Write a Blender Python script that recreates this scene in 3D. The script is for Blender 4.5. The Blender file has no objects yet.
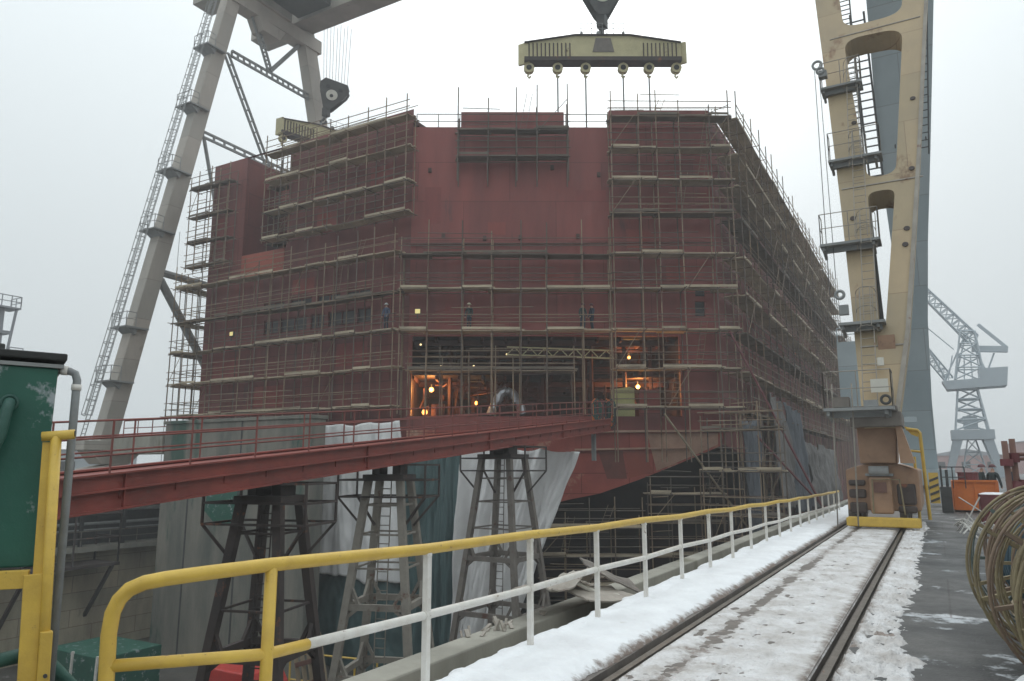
import bpy, bmesh, math, random
from math import sin, cos, pi, radians, sqrt, atan2
from mathutils import Vector as V, Matrix, noise
random.seed(7)
SC = bpy.context.scene
COL = SC.collection

# ------------------------------------------------------------------ materials
def M(name, c1, c2=None, scale=1.5, rough=.75, bump=.1, patch=None, pamt=.35, pscale=.8, streak=1.0,
      metal=0.0, seams=None, udir=(1, 0, 0), vy=False, dirt=None, detail=6, rough2=None, bscale=None):
    m = bpy.data.materials.new(name); m.use_nodes = True
    nt = m.node_tree; N = nt.nodes; L = nt.links
    b = N['Principled BSDF']; b.inputs['Roughness'].default_value = rough; b.inputs['Metallic'].default_value = metal
    geo = N.new('ShaderNodeNewGeometry')
    mp = N.new('ShaderNodeMapping'); mp.inputs['Scale'].default_value = (1, 1, streak)
    L.new(geo.outputs['Position'], mp.inputs['Vector'])
    n1 = N.new('ShaderNodeTexNoise'); n1.inputs['Scale'].default_value = scale; n1.inputs['Detail'].default_value = detail
    n1.inputs['Roughness'].default_value = .65
    L.new(mp.outputs[0], n1.inputs['Vector'])
    r1 = N.new('ShaderNodeMapRange'); r1.inputs[1].default_value = .32; r1.inputs[2].default_value = .68
    L.new(n1.outputs[0], r1.inputs[0])
    mix = N.new('ShaderNodeMix'); mix.data_type = 'RGBA'
    if c2 is None: c2 = tuple(x * .7 for x in c1)
    mix.inputs[6].default_value = (*c1, 1); mix.inputs[7].default_value = (*c2, 1)
    L.new(r1.outputs[0], mix.inputs[0])
    out = mix.outputs[2]
    if patch:
        n2 = N.new('ShaderNodeTexNoise'); n2.inputs['Scale'].default_value = pscale; n2.inputs['Detail'].default_value = 8
        n2.inputs['Roughness'].default_value = .7
        off = N.new('ShaderNodeVectorMath'); off.inputs[1].default_value = (13.1, 7.7, 3.3)
        L.new(mp.outputs[0], off.inputs[0]); L.new(off.outputs[0], n2.inputs['Vector'])
        r2 = N.new('ShaderNodeMapRange'); t = .72 - .4 * pamt
        r2.inputs[1].default_value = t; r2.inputs[2].default_value = t + .07
        L.new(n2.outputs[0], r2.inputs[0])
        m2 = N.new('ShaderNodeMix'); m2.data_type = 'RGBA'; m2.inputs[7].default_value = (*patch, 1)
        L.new(r2.outputs[0], m2.inputs[0]); L.new(out, m2.inputs[6]); out = m2.outputs[2]
    hgt = n1.outputs[0]
    if dirt:
        dcol, strips = dirt
        sp = N.new('ShaderNodeSeparateXYZ'); L.new(geo.outputs['Position'], sp.inputs[0])
        nd = N.new('ShaderNodeTexNoise'); nd.inputs['Scale'].default_value = 7; nd.inputs['Detail'].default_value = 8; nd.inputs['Roughness'].default_value = .75
        L.new(geo.outputs['Position'], nd.inputs['Vector'])
        for x0, w0, amt in strips:
            a_ = N.new('ShaderNodeMath'); a_.operation = 'SUBTRACT'; a_.inputs[1].default_value = x0; L.new(sp.outputs[0], a_.inputs[0])
            b_ = N.new('ShaderNodeMath'); b_.operation = 'ABSOLUTE'; L.new(a_.outputs[0], b_.inputs[0])
            c_ = N.new('ShaderNodeMapRange'); c_.inputs[1].default_value = 0; c_.inputs[2].default_value = w0; c_.inputs[3].default_value = amt; c_.inputs[4].default_value = 0; L.new(b_.outputs[0], c_.inputs[0])
            d_ = N.new('ShaderNodeMath'); d_.operation = 'ADD'; L.new(c_.outputs[0], d_.inputs[0]); L.new(nd.outputs[0], d_.inputs[1])
            e_ = N.new('ShaderNodeMapRange'); e_.inputs[1].default_value = .72; e_.inputs[2].default_value = 1.0; L.new(d_.outputs[0], e_.inputs[0])
            f_ = N.new('ShaderNodeMix'); f_.data_type = 'RGBA'; f_.inputs[7].default_value = (*dcol, 1); L.new(e_.outputs[0], f_.inputs[0]); L.new(out, f_.inputs[6]); out = f_.outputs[2]
    if seams:
        d = N.new('ShaderNodeVectorMath'); d.operation = 'DOT_PRODUCT'; d.inputs[1].default_value = udir
        L.new(geo.outputs['Position'], d.inputs[0])
        s = N.new('ShaderNodeSeparateXYZ'); L.new(geo.outputs['Position'], s.inputs[0])
        c = N.new('ShaderNodeCombineXYZ'); L.new(d.outputs['Value'], c.inputs[0]); L.new(s.outputs[1 if vy else 2], c.inputs[1])
        br = N.new('ShaderNodeTexBrick'); br.inputs['Scale'].default_value = 1
        br.inputs['Brick Width'].default_value = seams[0]; br.inputs['Row Height'].default_value = seams[1]
        br.inputs['Mortar Size'].default_value = seams[2]; br.inputs['Mortar Smooth'].default_value = .4
        br.inputs['Color1'].default_value = (1, 1, 1, 1); br.inputs['Color2'].default_value = (.80, .84, .86, 1)
        br.inputs['Mortar'].default_value = (.55, .5, .5, 1)
        L.new(c.outputs[0], br.inputs['Vector'])
        m3 = N.new('ShaderNodeMix'); m3.data_type = 'RGBA'; m3.blend_type = 'MULTIPLY'; m3.inputs[0].default_value = 1
        L.new(out, m3.inputs[6]); L.new(br.outputs[0], m3.inputs[7]); out = m3.outputs[2]
    L.new(out, b.inputs['Base Color'])
    if rough2 is not None:
        rr = N.new('ShaderNodeMapRange'); rr.inputs[3].default_value = rough; rr.inputs[4].default_value = rough2
        L.new(r1.outputs[0], rr.inputs[0]); L.new(rr.outputs[0], b.inputs['Roughness'])
    if bump:
        bp = N.new('ShaderNodeBump'); bp.inputs['Strength'].default_value = min(1, bump * 3); bp.inputs['Distance'].default_value = .05
        if bscale:
            n3 = N.new('ShaderNodeTexNoise'); n3.inputs['Scale'].default_value = bscale; n3.inputs['Detail'].default_value = 5
            L.new(geo.outputs['Position'], n3.inputs['Vector']); hgt = n3.outputs[0]
        L.new(hgt, bp.inputs['Height']); L.new(bp.outputs[0], b.inputs['Normal'])
    return m

def EM(name, col, s):
    m = bpy.data.materials.new(name); m.use_nodes = True
    b = m.node_tree.nodes['Principled BSDF']
    b.inputs['Base Color'].default_value = (*col, 1)
    b.inputs['Emission Color'].default_value = (*col, 1); b.inputs['Emission Strength'].default_value = s
    return m

QU = (17.9 / 20.6, 10.2 / 20.6, 0)          # direction of the ship's slanted stern quarter
HULL = ((.295, .067, .054), (.175, .043, .037))
mt = dict(
    hull_transom_shaded=M('shaded red oxide plate', (.225, .052, .041), (.125, .032, .027), scale=.6, rough=.6, streak=.16, seams=(5.2, 2.45, .03), udir=(1, 0, 0), patch=(.10, .04, .038), pamt=.3, pscale=.8),  # transom red darkened to paint in the scaffold's shade
    hull_quarter=M('red oxide quarter plate', *HULL, scale=.5, rough=.6, streak=.16, seams=(6.3, 2.8, .025), udir=QU, patch=(.13, .045, .042), pamt=.24, pscale=.7),
    hull_side=M('red oxide side plate', (.25, .058, .047), (.15, .04, .034), scale=.4, rough=.7, streak=.25, seams=(6, 2.6, .03), udir=(0, 1, 0), patch=(.13, .06, .055), pamt=.2, pscale=.4),
    hull_low=M('patched primer plate', (.42, .095, .07), (.30, .07, .055), scale=.6, seams=(3.1, 1.3, .035), udir=QU, patch=(.52, .31, .22), pamt=.44, pscale=.2, bump=.1),
    hull_bright=M('fresh red primer', (.36, .085, .05), (.28, .07, .05), scale=.5, streak=.4),
    inner=M('shade-dark primer steel', (.045, .018, .015), (.026, .012, .011), scale=.9),  # interior and underside shade is put into this near-black primer
    inner_red=M('inner red primer', (.11, .036, .028), (.065, .024, .02), scale=.9),  # red primer darkened to carry the shade inside the hull
    dark_pane=M('dark pane', (.012, .012, .014), (.02, .018, .018), rough=.35, bump=0),
    pole=M('scaffold tube', (.31, .225, .145), (.14, .098, .068), scale=.45, rough=.6, bump=0, patch=(.14, .07, .045), pamt=.42, pscale=.5),
    pole_dark=M('weathered tube', (.15, .115, .09), (.085, .065, .052), scale=.8, rough=.7, bump=0),
    plank=M('scaffold planks', (.60, .50, .36), (.28, .225, .165), scale=.4, rough=.9, streak=3, bump=.15),
    plank_dark=M('wet scaffold planks', (.22, .18, .14), (.11, .09, .07), scale=.45, rough=.9, streak=3, bump=.15),
    gang=M('gangway red paint', (.29, .062, .044), (.18, .045, .035), scale=1.2, rough=.6, patch=(.17, .075, .06), pamt=.25, pscale=1.2),
    gang_rail=M('handrail red paint', (.26, .075, .06), (.16, .06, .05), scale=2, bump=0),
    concrete=M('dock concrete', (.36, .34, .29), (.20, .19, .16), scale=.8, rough=.9, streak=.25, patch=(.15, .14, .10), pamt=.32, pscale=.28, bump=.2),
    concrete_green=M('algae concrete', (.235, .215, .18), (.105, .11, .098), scale=.7, rough=.9, streak=.22, patch=(.04, .085, .064), pamt=.42, pscale=.3, bump=.2),
    concrete_far=M('stained dock wall', (.60, .52, .38), (.30, .25, .18), scale=.45, rough=.9, streak=.3, patch=(.08, .075, .065), pamt=.38, pscale=.25, seams=(3.2, 1.1, .03), udir=(0, 1, 0)),
    dark_gallery=M('dark gallery steel', (.06, .06, .06), (.035, .035, .035), scale=1.5),
    floor=M('dock floor', (.12, .11, .095), (.06, .056, .05), scale=.5, rough=.7, patch=(.30, .29, .27), pamt=.2),
    asphalt=M('wet asphalt', (.085, .083, .080), (.05, .05, .05), scale=1.0, rough=.35, rough2=.7, patch=(.60, .61, .63), pamt=.3, pscale=1.1, bump=.12, bscale=30, seams=(1.9, 3.4, .015), vy=True),
    slab=M('rail slab', (.19, .165, .145), (.11, .095, .085), scale=2.4, rough=.65, bump=.2, patch=(.07, .06, .055), pamt=.3, pscale=2.0),
    snow=M('clean snow', (.86, .87, .885), (.74, .74, .755), scale=2.2, rough=.8, bump=.2, patch=(.42, .36, .32), pamt=.12, pscale=2.2, bscale=9, dirt=((.20, .155, .13), ((-2.58, .17, .62),))),
    snow_dirty=M('trodden snow', (.76, .75, .755), (.47, .435, .41), scale=2.4, rough=.75, bump=.3, patch=(.26, .21, .18), pamt=.30, pscale=2.3, bscale=20, dirt=((.21, .17, .145), ((-2.08, .24, .42), (-1.08, .13, .45), (-.86, .13, .4), (-2.41, .10, .35)))),
    rail_steel=M('rail steel', (.16, .14, .12), (.10, .085, .07), scale=5, rough=.5, metal=.4),
    groove=M('muddy groove', (.12, .105, .09), (.07, .06, .052), scale=5, rough=.5, bump=.2),
    yellow=M('yellow paint', (.66, .44, .07), (.53, .34, .06), scale=5, rough=.45, bump=.06, patch=(.15, .075, .04), pamt=.22, pscale=16),
    white_paint=M('white paint', (.74, .72, .68), (.60, .56, .50), scale=6, rough=.5, bump=.06, patch=(.20, .10, .06), pamt=.22, pscale=16),
    crane_y=M('crane cream yellow', (.47, .345, .20), (.34, .26, .165), scale=.5, rough=.65, streak=.18, patch=(.24, .14, .075), pamt=.34, pscale=.9, bump=.05, seams=(30, 2.3, .012)),
    crane_o=M('bogie orange', (.36, .215, .13), (.24, .14, .085), scale=1.6, rough=.6, patch=(.16, .085, .05), pamt=.22, pscale=2.2),
    crane_b=M('crane blue grey', (.50, .56, .575), (.43, .49, .51), scale=.4, rough=.6, seams=(40, 3.1, .02), udir=(1, 0, 0), bump=.03),
    crane_g=M('crane beige grey', (.50, .44, .38), (.37, .325, .28), scale=.5, rough=.65, seams=(40, 3.3, .02), streak=.3, patch=(.22, .15, .11), pamt=.2, pscale=.5, bump=.05),
    grey_steel=M('grey steel', (.30, .305, .30), (.20, .205, .20), scale=1.4, rough=.6),
    dark_steel=M('dark steel', (.06, .058, .055), (.035, .034, .033), scale=2, rough=.6),
    rust_dark=M('dark rusty steel', (.075, .055, .048), (.045, .036, .034), scale=1.2, rough=.8, patch=(.20, .075, .04), pamt=.3, pscale=1.2),
    trestle_pale=M('pale flaking steel', (.33, .30, .255), (.23, .205, .175), scale=1.5, rough=.8, patch=(.17, .085, .06), pamt=.32, pscale=1.6),
    trestle_mid=M('brown grey steel', (.215, .19, .165), (.14, .12, .105), scale=1.5, rough=.8, patch=(.12, .06, .045), pamt=.32, pscale=1.6),
    tarp_w=M('white tarpaulin', (.74, .73, .72), (.62, .61, .605), scale=.7, rough=.6, bump=.1),
    tarp_g=M('dark green tarpaulin', (.065, .115, .115), (.045, .085, .088), scale=.6, rough=.55, bump=.1),
    tarp_b=M('grey blue tarpaulin', (.135, .145, .165), (.085, .092, .105), scale=.8, rough=.7, streak=.3, bump=.1, patch=(.22, .15, .135), pamt=.15),
    tarp_k=M('grey brown tarpaulin', (.20, .185, .175), (.12, .11, .105), scale=.8, rough=.7, streak=.3, bump=.1),
    tank_green=M('dark green paint', (.017, .105, .07), (.011, .08, .055), scale=1.8, rough=.5, patch=(.32, .35, .36), pamt=.36, pscale=2.6, bump=.08),
    roof_dark=M('tank roof felt', (.035, .035, .033), (.022, .022, .022), scale=6, rough=.8),
    pipe_green=M('green pipe paint', (.03, .10, .075), (.02, .075, .06), scale=6, rough=.5),
    pipe_grey=M('grey painted pipe', (.27, .285, .285), (.20, .205, .205), scale=6, rough=.5, patch=(.20, .14, .10), pamt=.15, pscale=9),
    lift_y=M('lifting beam ochre', (.56, .50, .29), (.45, .40, .23), scale=1.3, rough=.7, patch=(.17, .12, .07), pamt=.25, pscale=1.5),  # ochre lightened so the colour carries some of the haze
    orange=M('orange skip paint', (.70, .19, .035), (.58, .15, .03), scale=2, rough=.5, patch=(.25, .09, .04), pamt=.12, pscale=4),
    maroon=M('maroon paint', (.16, .035, .04), (.11, .028, .03), scale=3, rough=.5),
    reel_y=M('ochre reel steel', (.27, .225, .125), (.15, .115, .068), scale=5, rough=.65, patch=(.15, .075, .045), pamt=.32, pscale=7),
    reel_r=M('rusty reel steel', (.25, .18, .125), (.16, .11, .08), scale=5, rough=.75),
    reel_g=M('green reel steel', (.13, .165, .15), (.09, .115, .105), scale=5, rough=.6, patch=(.15, .085, .05), pamt=.22, pscale=7),
    hose=M('black rubber cable', (.028, .028, .03), (.02, .02, .022), scale=9, rough=.55),
    hose_b=M('blue rubber cable', (.05, .10, .13), (.035, .075, .10), scale=9, rough=.5),
    rust_pipe=M('rust brown pipe', (.17, .085, .062), (.12, .06, .048), scale=7, rough=.75),
    hazed_blue=M('haze-paled crane paint', (.47, .53, .565), (.41, .465, .50), scale=.5, bump=0),  # distance haze painted in as a paler crane colour
    far_grey=M('far grey steel', (.36, .37, .39), (.30, .31, .33), scale=.5, bump=0),  # pale even grey for distant steel
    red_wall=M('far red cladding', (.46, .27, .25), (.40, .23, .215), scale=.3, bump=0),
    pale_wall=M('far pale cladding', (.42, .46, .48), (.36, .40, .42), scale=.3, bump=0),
    pale_green=M('pale green board', (.46, .47, .21), (.38, .39, .18), scale=1.2, bump=.05),
    foil=M('crumpled foil', (.62, .63, .66), (.40, .41, .44), scale=4, rough=.3, metal=.8, bump=.4),
    red_m=M('red machine paint', (.50, .04, .03), (.40, .035, .028), scale=3, rough=.45),
    skin=M('skin', (.45, .27, .20), (.42, .25, .18), bump=0),
    navy=M('navy workwear', (.025, .032, .055), (.018, .024, .04), scale=8, bump=.05),
    coat=M('dark green workwear', (.03, .045, .045), (.022, .032, .033), scale=8, bump=.05),
    blue_w=M('blue workwear', (.05, .075, .14), (.04, .06, .11), scale=8, bump=.05),
    boots=M('boots', (.02, .018, .016), bump=0),
    helmet_y=M('pale helmet', (.62, .55, .40), bump=0, rough=.4), helmet_w=M('white helmet', (.75, .75, .74), bump=0, rough=.4),
    helmet_d=M('maroon helmet', (.14, .04, .045), bump=0, rough=.4),
    wood=M('weathered timber', (.30, .24, .165), (.19, .15, .10), scale=2, streak=.3, rough=.9, bump=.15),
    board=M('off white board', (.68, .66, .58), (.60, .57, .50), scale=2, bump=0),
    scrap=M('scrap sheet metal', (.40, .36, .31), (.26, .225, .19), scale=2.6, rough=.6, patch=(.20, .115, .08), pamt=.35, pscale=2.5),
    black=M('black paint', (.02, .02, .02), bump=0),
    cable_w=M('pale rope', (.58, .56, .52), (.45, .43, .4), scale=5, bump=0),
    wire=M('steel wire rope', (.16, .17, .18), (.12, .125, .13), scale=5, bump=0),
)
mt['brown_lug'] = M('burnt lug steel', (.10, .05, .04), (.06, .035, .03), bump=0)
mt['em_orange'] = EM('sodium lamp', (1, .38, .07), 3)
mt['em_warm'] = EM('warm lamp', (1, .74, .38), 1.6)
mt['em_flood'] = EM('flood lamp', (.85, .68, .27), .4)

# ------------------------------------------------------------------ mesh builder
class MB:
    def __init__(s): s.v = []; s.f = []; s.mi = []; s.cur = 0; s.sm = False
    def add(s, vs, fs):
        o = len(s.v); s.v += [tuple(x) for x in vs]
        for f in fs: s.f.append([i + o for i in f]); s.mi.append(s.cur)
        return s
    def box(s, x0, x1, y0, y1, z0, z1):
        return s.add([(x0, y0, z0), (x1, y0, z0), (x1, y1, z0), (x0, y1, z0), (x0, y0, z1), (x1, y0, z1), (x1, y1, z1), (x0, y1, z1)],
                     [(0, 3, 2, 1), (4, 5, 6, 7), (0, 1, 5, 4), (1, 2, 6, 5), (2, 3, 7, 6), (3, 0, 4, 7)])
    def bar(s, p, q, w, h=None, up=(0, 0, 1)):
        p = V(p); q = V(q); h = h or w; d = (q - p)
        if d.length < 1e-6: return s
        d.normalize(); up = V(up)
        if abs(d.dot(up)) > .98: up = V((0, 1, 0)) if abs(d.y) < .9 else V((1, 0, 0))
        a = d.cross(up).normalized() * w / 2; b = a.cross(d).normalized() * h / 2
        vs = [p - a - b, p + a - b, p + a + b, p - a + b, q - a - b, q + a - b, q + a + b, q - a + b]
        return s.add(vs, [(0, 3, 2, 1), (4, 5, 6, 7), (0, 1, 5, 4), (1, 2, 6, 5), (2, 3, 7, 6), (3, 0, 4, 7)])
    def tube(s, p, q, r, n=6, r2=None):
        return s.path([p, q], [r, r2 or r], n)
    def path(s, pts, r, n=6, closed=False):
        pts = [V(p) for p in pts]; m = len(pts); rs = r if isinstance(r, (list, tuple)) else [r] * m
        vs = []; fs = []; prev = None
        for i, p in enumerate(pts):
            if closed: t = pts[(i + 1) % m] - pts[i - 1]
            else: t = pts[min(i + 1, m - 1)] - pts[max(i - 1, 0)]
            if t.length < 1e-9: t = V((0, 0, 1))
            t.normalize()
            if prev is None:
                a = t.cross(V((0, 0, 1)))
                if a.length < .05: a = t.cross(V((1, 0, 0)))
            else: a = prev - t * prev.dot(t)
            a.normalize(); prev = a; b = t.cross(a)
            for k in range(n):
                an = 2 * pi * k / n; vs.append(p + (a * cos(an) + b * sin(an)) * rs[i])
        for i in range(m if closed else m - 1):
            j = (i + 1) % m
            for k in range(n): fs.append((i * n + k, i * n + (k + 1) % n, j * n + (k + 1) % n, j * n + k))
        if not closed: fs += [tuple(range(n))[::-1], tuple((m - 1) * n + k for k in range(n))]
        return s.add(vs, fs)
    def prism(s, poly, vec):
        n = len(poly); vec = V(vec); a = [V(p) for p in poly]
        return s.add(a + [p + vec for p in a], [tuple(range(n))[::-1], tuple(range(n, 2 * n))] + [(i, (i + 1) % n, n + (i + 1) % n, n + i) for i in range(n)])
    def quad(s, a, b, c, d): return s.add([a, b, c, d], [(0, 1, 2, 3)])
    def grid(s, fn, nu, nv):
        vs = [fn(i / nu, j / nv) for j in range(nv + 1) for i in range(nu + 1)]
        w = nu + 1
        return s.add(vs, [(j * w + i, j * w + i + 1, (j + 1) * w + i + 1, (j + 1) * w + i) for j in range(nv) for i in range(nu)])
    def ring(s, c, ax, r, t, n=36, k=6):
        ax = V(ax).normalized(); a = ax.cross(V((0, 0, 1)));
        if a.length < .05: a = V((1, 0, 0))
        a.normalize(); b = ax.cross(a)
        return s.path([V(c) + (a * cos(2 * pi * i / n) + b * sin(2 * pi * i / n)) * r for i in range(n)], t, k, True)
    def cyl(s, p, q, r, n=16, r2=None): return s.tube(p, q, r, n, r2)
    def lattice(s, p, q, w, seg, r=.05, n=4, up=(0, 0, 1), w2=None, br=None):
        p = V(p); q = V(q); d = (q - p).normalized(); up = V(up)
        if abs(d.dot(up)) > .95: up = V((0, 1, 0))
        a = d.cross(up).normalized(); b = a.cross(d).normalized(); w2 = w2 or w
        def c(i, t): ww = (w + (w2 - w) * t) / 2; sx, sy = [(-1, -1), (1, -1), (1, 1), (-1, 1)][i % 4]; return p + (q - p) * t + a * sx * ww + b * sy * ww
        br = br or r * .7
        for i in range(4): s.tube(c(i, 0), c(i, 1), r, n)
        for k in range(seg):
            t0, t1 = k / seg, (k + 1) / seg
            for i in range(4):
                s.tube(c(i, t0), c(i + 1, t1) if k % 2 else c(i + 1, t0), br, 4) if False else s.tube(c(i, t0) if k % 2 else c(i + 1, t0), c(i + 1, t1) if k % 2 else c(i, t1), br, 4)
                s.tube(c(i, t1), c(i + 1, t1), br, 4)
        return s
    def flat_lattice(s, p, q, w, seg, side, r=.1):      # two chords with battens, a laced strut
        p = V(p); q = V(q); sd = V(side).normalized() * w / 2
        for e in (-1, 1): s.bar(p + sd * e, q + sd * e, r * 1.6)
        for k in range(seg + 1):
            c = p + (q - p) * k / seg; s.bar(c - sd, c + sd, r * 1.3)
        return s
    def ladder(s, p, q, w, side, r=.02, step=.3):
        p = V(p); q = V(q); sd = V(side).normalized() * w / 2
        for e in (-1, 1): s.tube(p + sd * e, q + sd * e, r, 5)
        n = max(2, int((q - p).length / step))
        for k in range(1, n): c = p + (q - p) * k / n; s.tube(c - sd, c + sd, r * .8, 4)
        return s
    def cage(s, p, q, out, side, r=.38, step=.9, t=.018):
        p = V(p); q = V(q); o = V(out).normalized(); sd = V(side).normalized(); n = max(2, int((q - p).length / step)); rows = []
        for k in range(n + 1):
            c = p + (q - p) * k / n
            pts = [c + sd * r * cos(a) + o * r * (1.2 * sin(a)) for a in [pi * j / 6 for j in range(7)]]
            rows.append(pts); s.path(pts, t, 4)
        for j in (0, 2, 4, 6): s.path([row[j] for row in rows], t, 4)
        return s
    def railing(s, pts, h=1.05, r=.022, mid=True, step=1.2, n=5):
        pts = [V(p) for p in pts]; z = V((0, 0, 1))
        for a, b in zip(pts[:-1], pts[1:]):
            k = max(1, round((b - a).length / step))
            for i in range(k + 1): c = a + (b - a) * i / k; s.tube(c, c + z * h, r, n)
            s.tube(a + z * h, b + z * h, r, n)
            if mid: s.tube(a + z * h * .52, b + z * h * .52, r * .85, n)
        return s
    def build(s, name, mat, parent=None, bevel=0, smooth=False):
        base = V((0, 0, 0)); p = parent
        while p is not None: base += V(p.location); p = p.parent
        me = bpy.data.meshes.new(name)
        me.from_pydata([tuple(V(v) - base) for v in s.v], [], s.f)
        mats = mat if isinstance(mat, (list, tuple)) else [mat]
        for k in mats: me.materials.append(mt[k] if isinstance(k, str) else k)
        me.polygons.foreach_set('material_index', s.mi)
        if smooth: me.polygons.foreach_set('use_smooth', [True] * len(me.polygons))
        me.update()
        if not me.validate(): pass
        bm = bmesh.new(); bm.from_mesh(me); bmesh.ops.recalc_face_normals(bm, faces=bm.faces); bm.to_mesh(me); bm.free()
        o = bpy.data.objects.new(name, me); COL.objects.link(o); o.parent = parent
        if bevel:
            bv = o.modifiers.new('bevel', 'BEVEL'); bv.width = bevel; bv.segments = 2; bv.limit_method = 'ANGLE'
        return o

def tag(o, label, cat, group=None, kind=None):
    o['label'] = label; o['category'] = cat
    if group: o['group'] = group
    if kind: o['kind'] = kind
    return o
def thing(name, label, cat, loc=(0, 0, 0), group=None):
    o = bpy.data.objects.new(name, None); COL.objects.link(o); o.location = loc; o.empty_display_size = .3
    return tag(o, label, cat, group)
def struct(o, kind='structure', label=None):
    o['kind'] = kind
    if label: o['label'] = label
    return o
def copy_tree(o, loc, label, rz=None):
    c = o.copy(); COL.objects.link(c); c.location = loc; c['label'] = label
    if rz is not None: c.rotation_euler.z = rz
    def rec(a, b):
        for ch in list(a.children):
            d = ch.copy(); COL.objects.link(d); d.parent = b; rec(ch, d)
    rec(o, c); return c
def fbm(x, y, z=0, o=4): return noise.fractal(V((x, y, z)), 1.0, 2.0, o)

# ------------------------------------------------------------------ camera, light, air
cam = bpy.data.cameras.new('camera'); co = bpy.data.objects.new('camera', cam); COL.objects.link(co)
cam.lens = 740 / 1024 * 36; cam.sensor_width = 36; cam.clip_end = 3000; cam.clip_start = .05
co.location = (0, 0, 1.7)
co.rotation_euler = (pi / 2 + math.atan(126.5 / 740), 0, radians(29.5))
SC.camera = co

W = bpy.data.worlds.new('World'); SC.world = W; W.use_nodes = True
nt = W.node_tree; bg = nt.nodes['Background']
sky = nt.nodes.new('ShaderNodeTexSky'); sky.sky_type = 'NISHITA'; sky.sun_disc = False
SUN_EL, SUN_AZ = 38, -22
sky.sun_elevation = radians(SUN_EL); sky.sun_rotation = radians(SUN_AZ); sky.dust_density = 4; sky.air_density = 1.5
hs = nt.nodes.new('ShaderNodeHueSaturation'); hs.inputs['Saturation'].default_value = .12; hs.inputs['Value'].default_value = .55
mx = nt.nodes.new('ShaderNodeMix'); mx.data_type = 'RGBA'; mx.inputs[0].default_value = .76
tc = nt.nodes.new('ShaderNodeTexCoord'); sz = nt.nodes.new('ShaderNodeSeparateXYZ'); mr = nt.nodes.new('ShaderNodeMapRange')
pw_ = nt.nodes.new('ShaderNodeMath'); pw_.operation = 'POWER'; pw_.inputs[1].default_value = 1.7; pw_.use_clamp = True
mr.inputs[1].default_value = 0; mr.inputs[2].default_value = .95; mr.inputs[3].default_value = .76; mr.inputs[4].default_value = 2.15
vm = nt.nodes.new('ShaderNodeVectorMath'); vm.operation = 'SCALE'; vm.inputs[0].default_value = (6.3, 6.92, 7.15)
nt.links.new(tc.outputs['Generated'], sz.inputs[0]); nt.links.new(sz.outputs[2], pw_.inputs[0]); nt.links.new(pw_.outputs[0], mr.inputs[0]); nt.links.new(mr.outputs[0], vm.inputs['Scale']); nt.links.new(vm.outputs[0], mx.inputs[7])
nt.links.new(sky.outputs[0], hs.inputs['Color']); nt.links.new(hs.outputs[0], mx.inputs[6]); nt.links.new(mx.outputs[2], bg.inputs[0])
bg.inputs[1].default_value = .12
sl = bpy.data.lights.new('sun', 'SUN'); sl.energy = .6; sl.angle = radians(30); sl.color = (1, .97, .93)
so = bpy.data.objects.new('sun', sl); COL.objects.link(so)
sd = V((sin(radians(SUN_AZ)) * cos(radians(SUN_EL)), cos(radians(SUN_AZ)) * cos(radians(SUN_EL)), sin(radians(SUN_EL))))
so.rotation_euler = sd.to_track_quat('Z', 'Y').to_euler()
SC.view_settings.view_transform = 'Standard'; SC.view_settings.look = 'None'; SC.view_settings.exposure = 0.22; SC.view_settings.gamma = 1
SC.cycles.use_denoising = True; SC.cycles.max_bounces = 6; SC.cycles.volume_bounces = 1

hz = MB().box(-620, 620, -80, 640, -11.9, 64).build('haze', 'black'); struct(hz, 'stuff', 'pale winter haze over the whole yard')
hm = bpy.data.materials.new('haze air'); hm.use_nodes = True; hn = hm.node_tree; hn.nodes.remove(hn.nodes['Principled BSDF'])
pv = hn.nodes.new('ShaderNodeVolumePrincipled'); pv.inputs['Color'].default_value = (.93, .955, .97, 1); pv.inputs['Density'].default_value = .0015
pv.inputs['Anisotropy'].default_value = .2
hn.links.new(pv.outputs[0], hn.nodes['Material Output'].inputs['Volume'])
hz.data.materials.clear(); hz.data.materials.append(hm)

# ------------------------------------------------------------------ setting: quays, dock, rails, snow
DW, DE, DH, DF = -51.5, -3.60, 2.2, -10.5       # west wall, east wall, dock head, dock floor
g = MB()
g.box(DE, -2.59, -70, 600, -11.4, 0).box(-2.59, -2.40, -70, 600, -11.4, -.11).box(-2.40, -1.06, -70, 600, -11.4, 0).box(-1.06, -.87, -70, 600, -11.4, -.11)
struct(g.build('quay', 'slab'))
struct(MB().box(-.87, 600, -70, 600, -11.4, 0).build('ground', 'asphalt'))
struct(MB().box(-600, DE, -70, DH, -11.4, 0).build('dock_head', 'asphalt'))
g = MB().box(-600, DW, DH, 600, -11.4, 0)
struct(g.build('far_quay', 'asphalt'))
struct(MB().box(DW, DE, DH, 600, -11.6, DF).build('dock_floor', 'floor'))
r = MB()
for x in (-2.495, -.965):
    r.box(x - .075, x + .075, -60, 400, -.105, -.075).box(x - .015, x + .015, -60, 400, -.075, -.05).box(x - .032, x + .032, -60, 400, -.05, -.022)
struct(r.build('crane_rails', 'rail_steel'))
r = MB()
for a, b in ((-2.59, -2.40), (-1.06, -.87)):
    r.quad((a, -60, -.106), (b, -60, -.106), (b, 400, -.106), (a, 400, -.106))
struct(r.build('rail_groove_floor', 'groove'))

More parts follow.
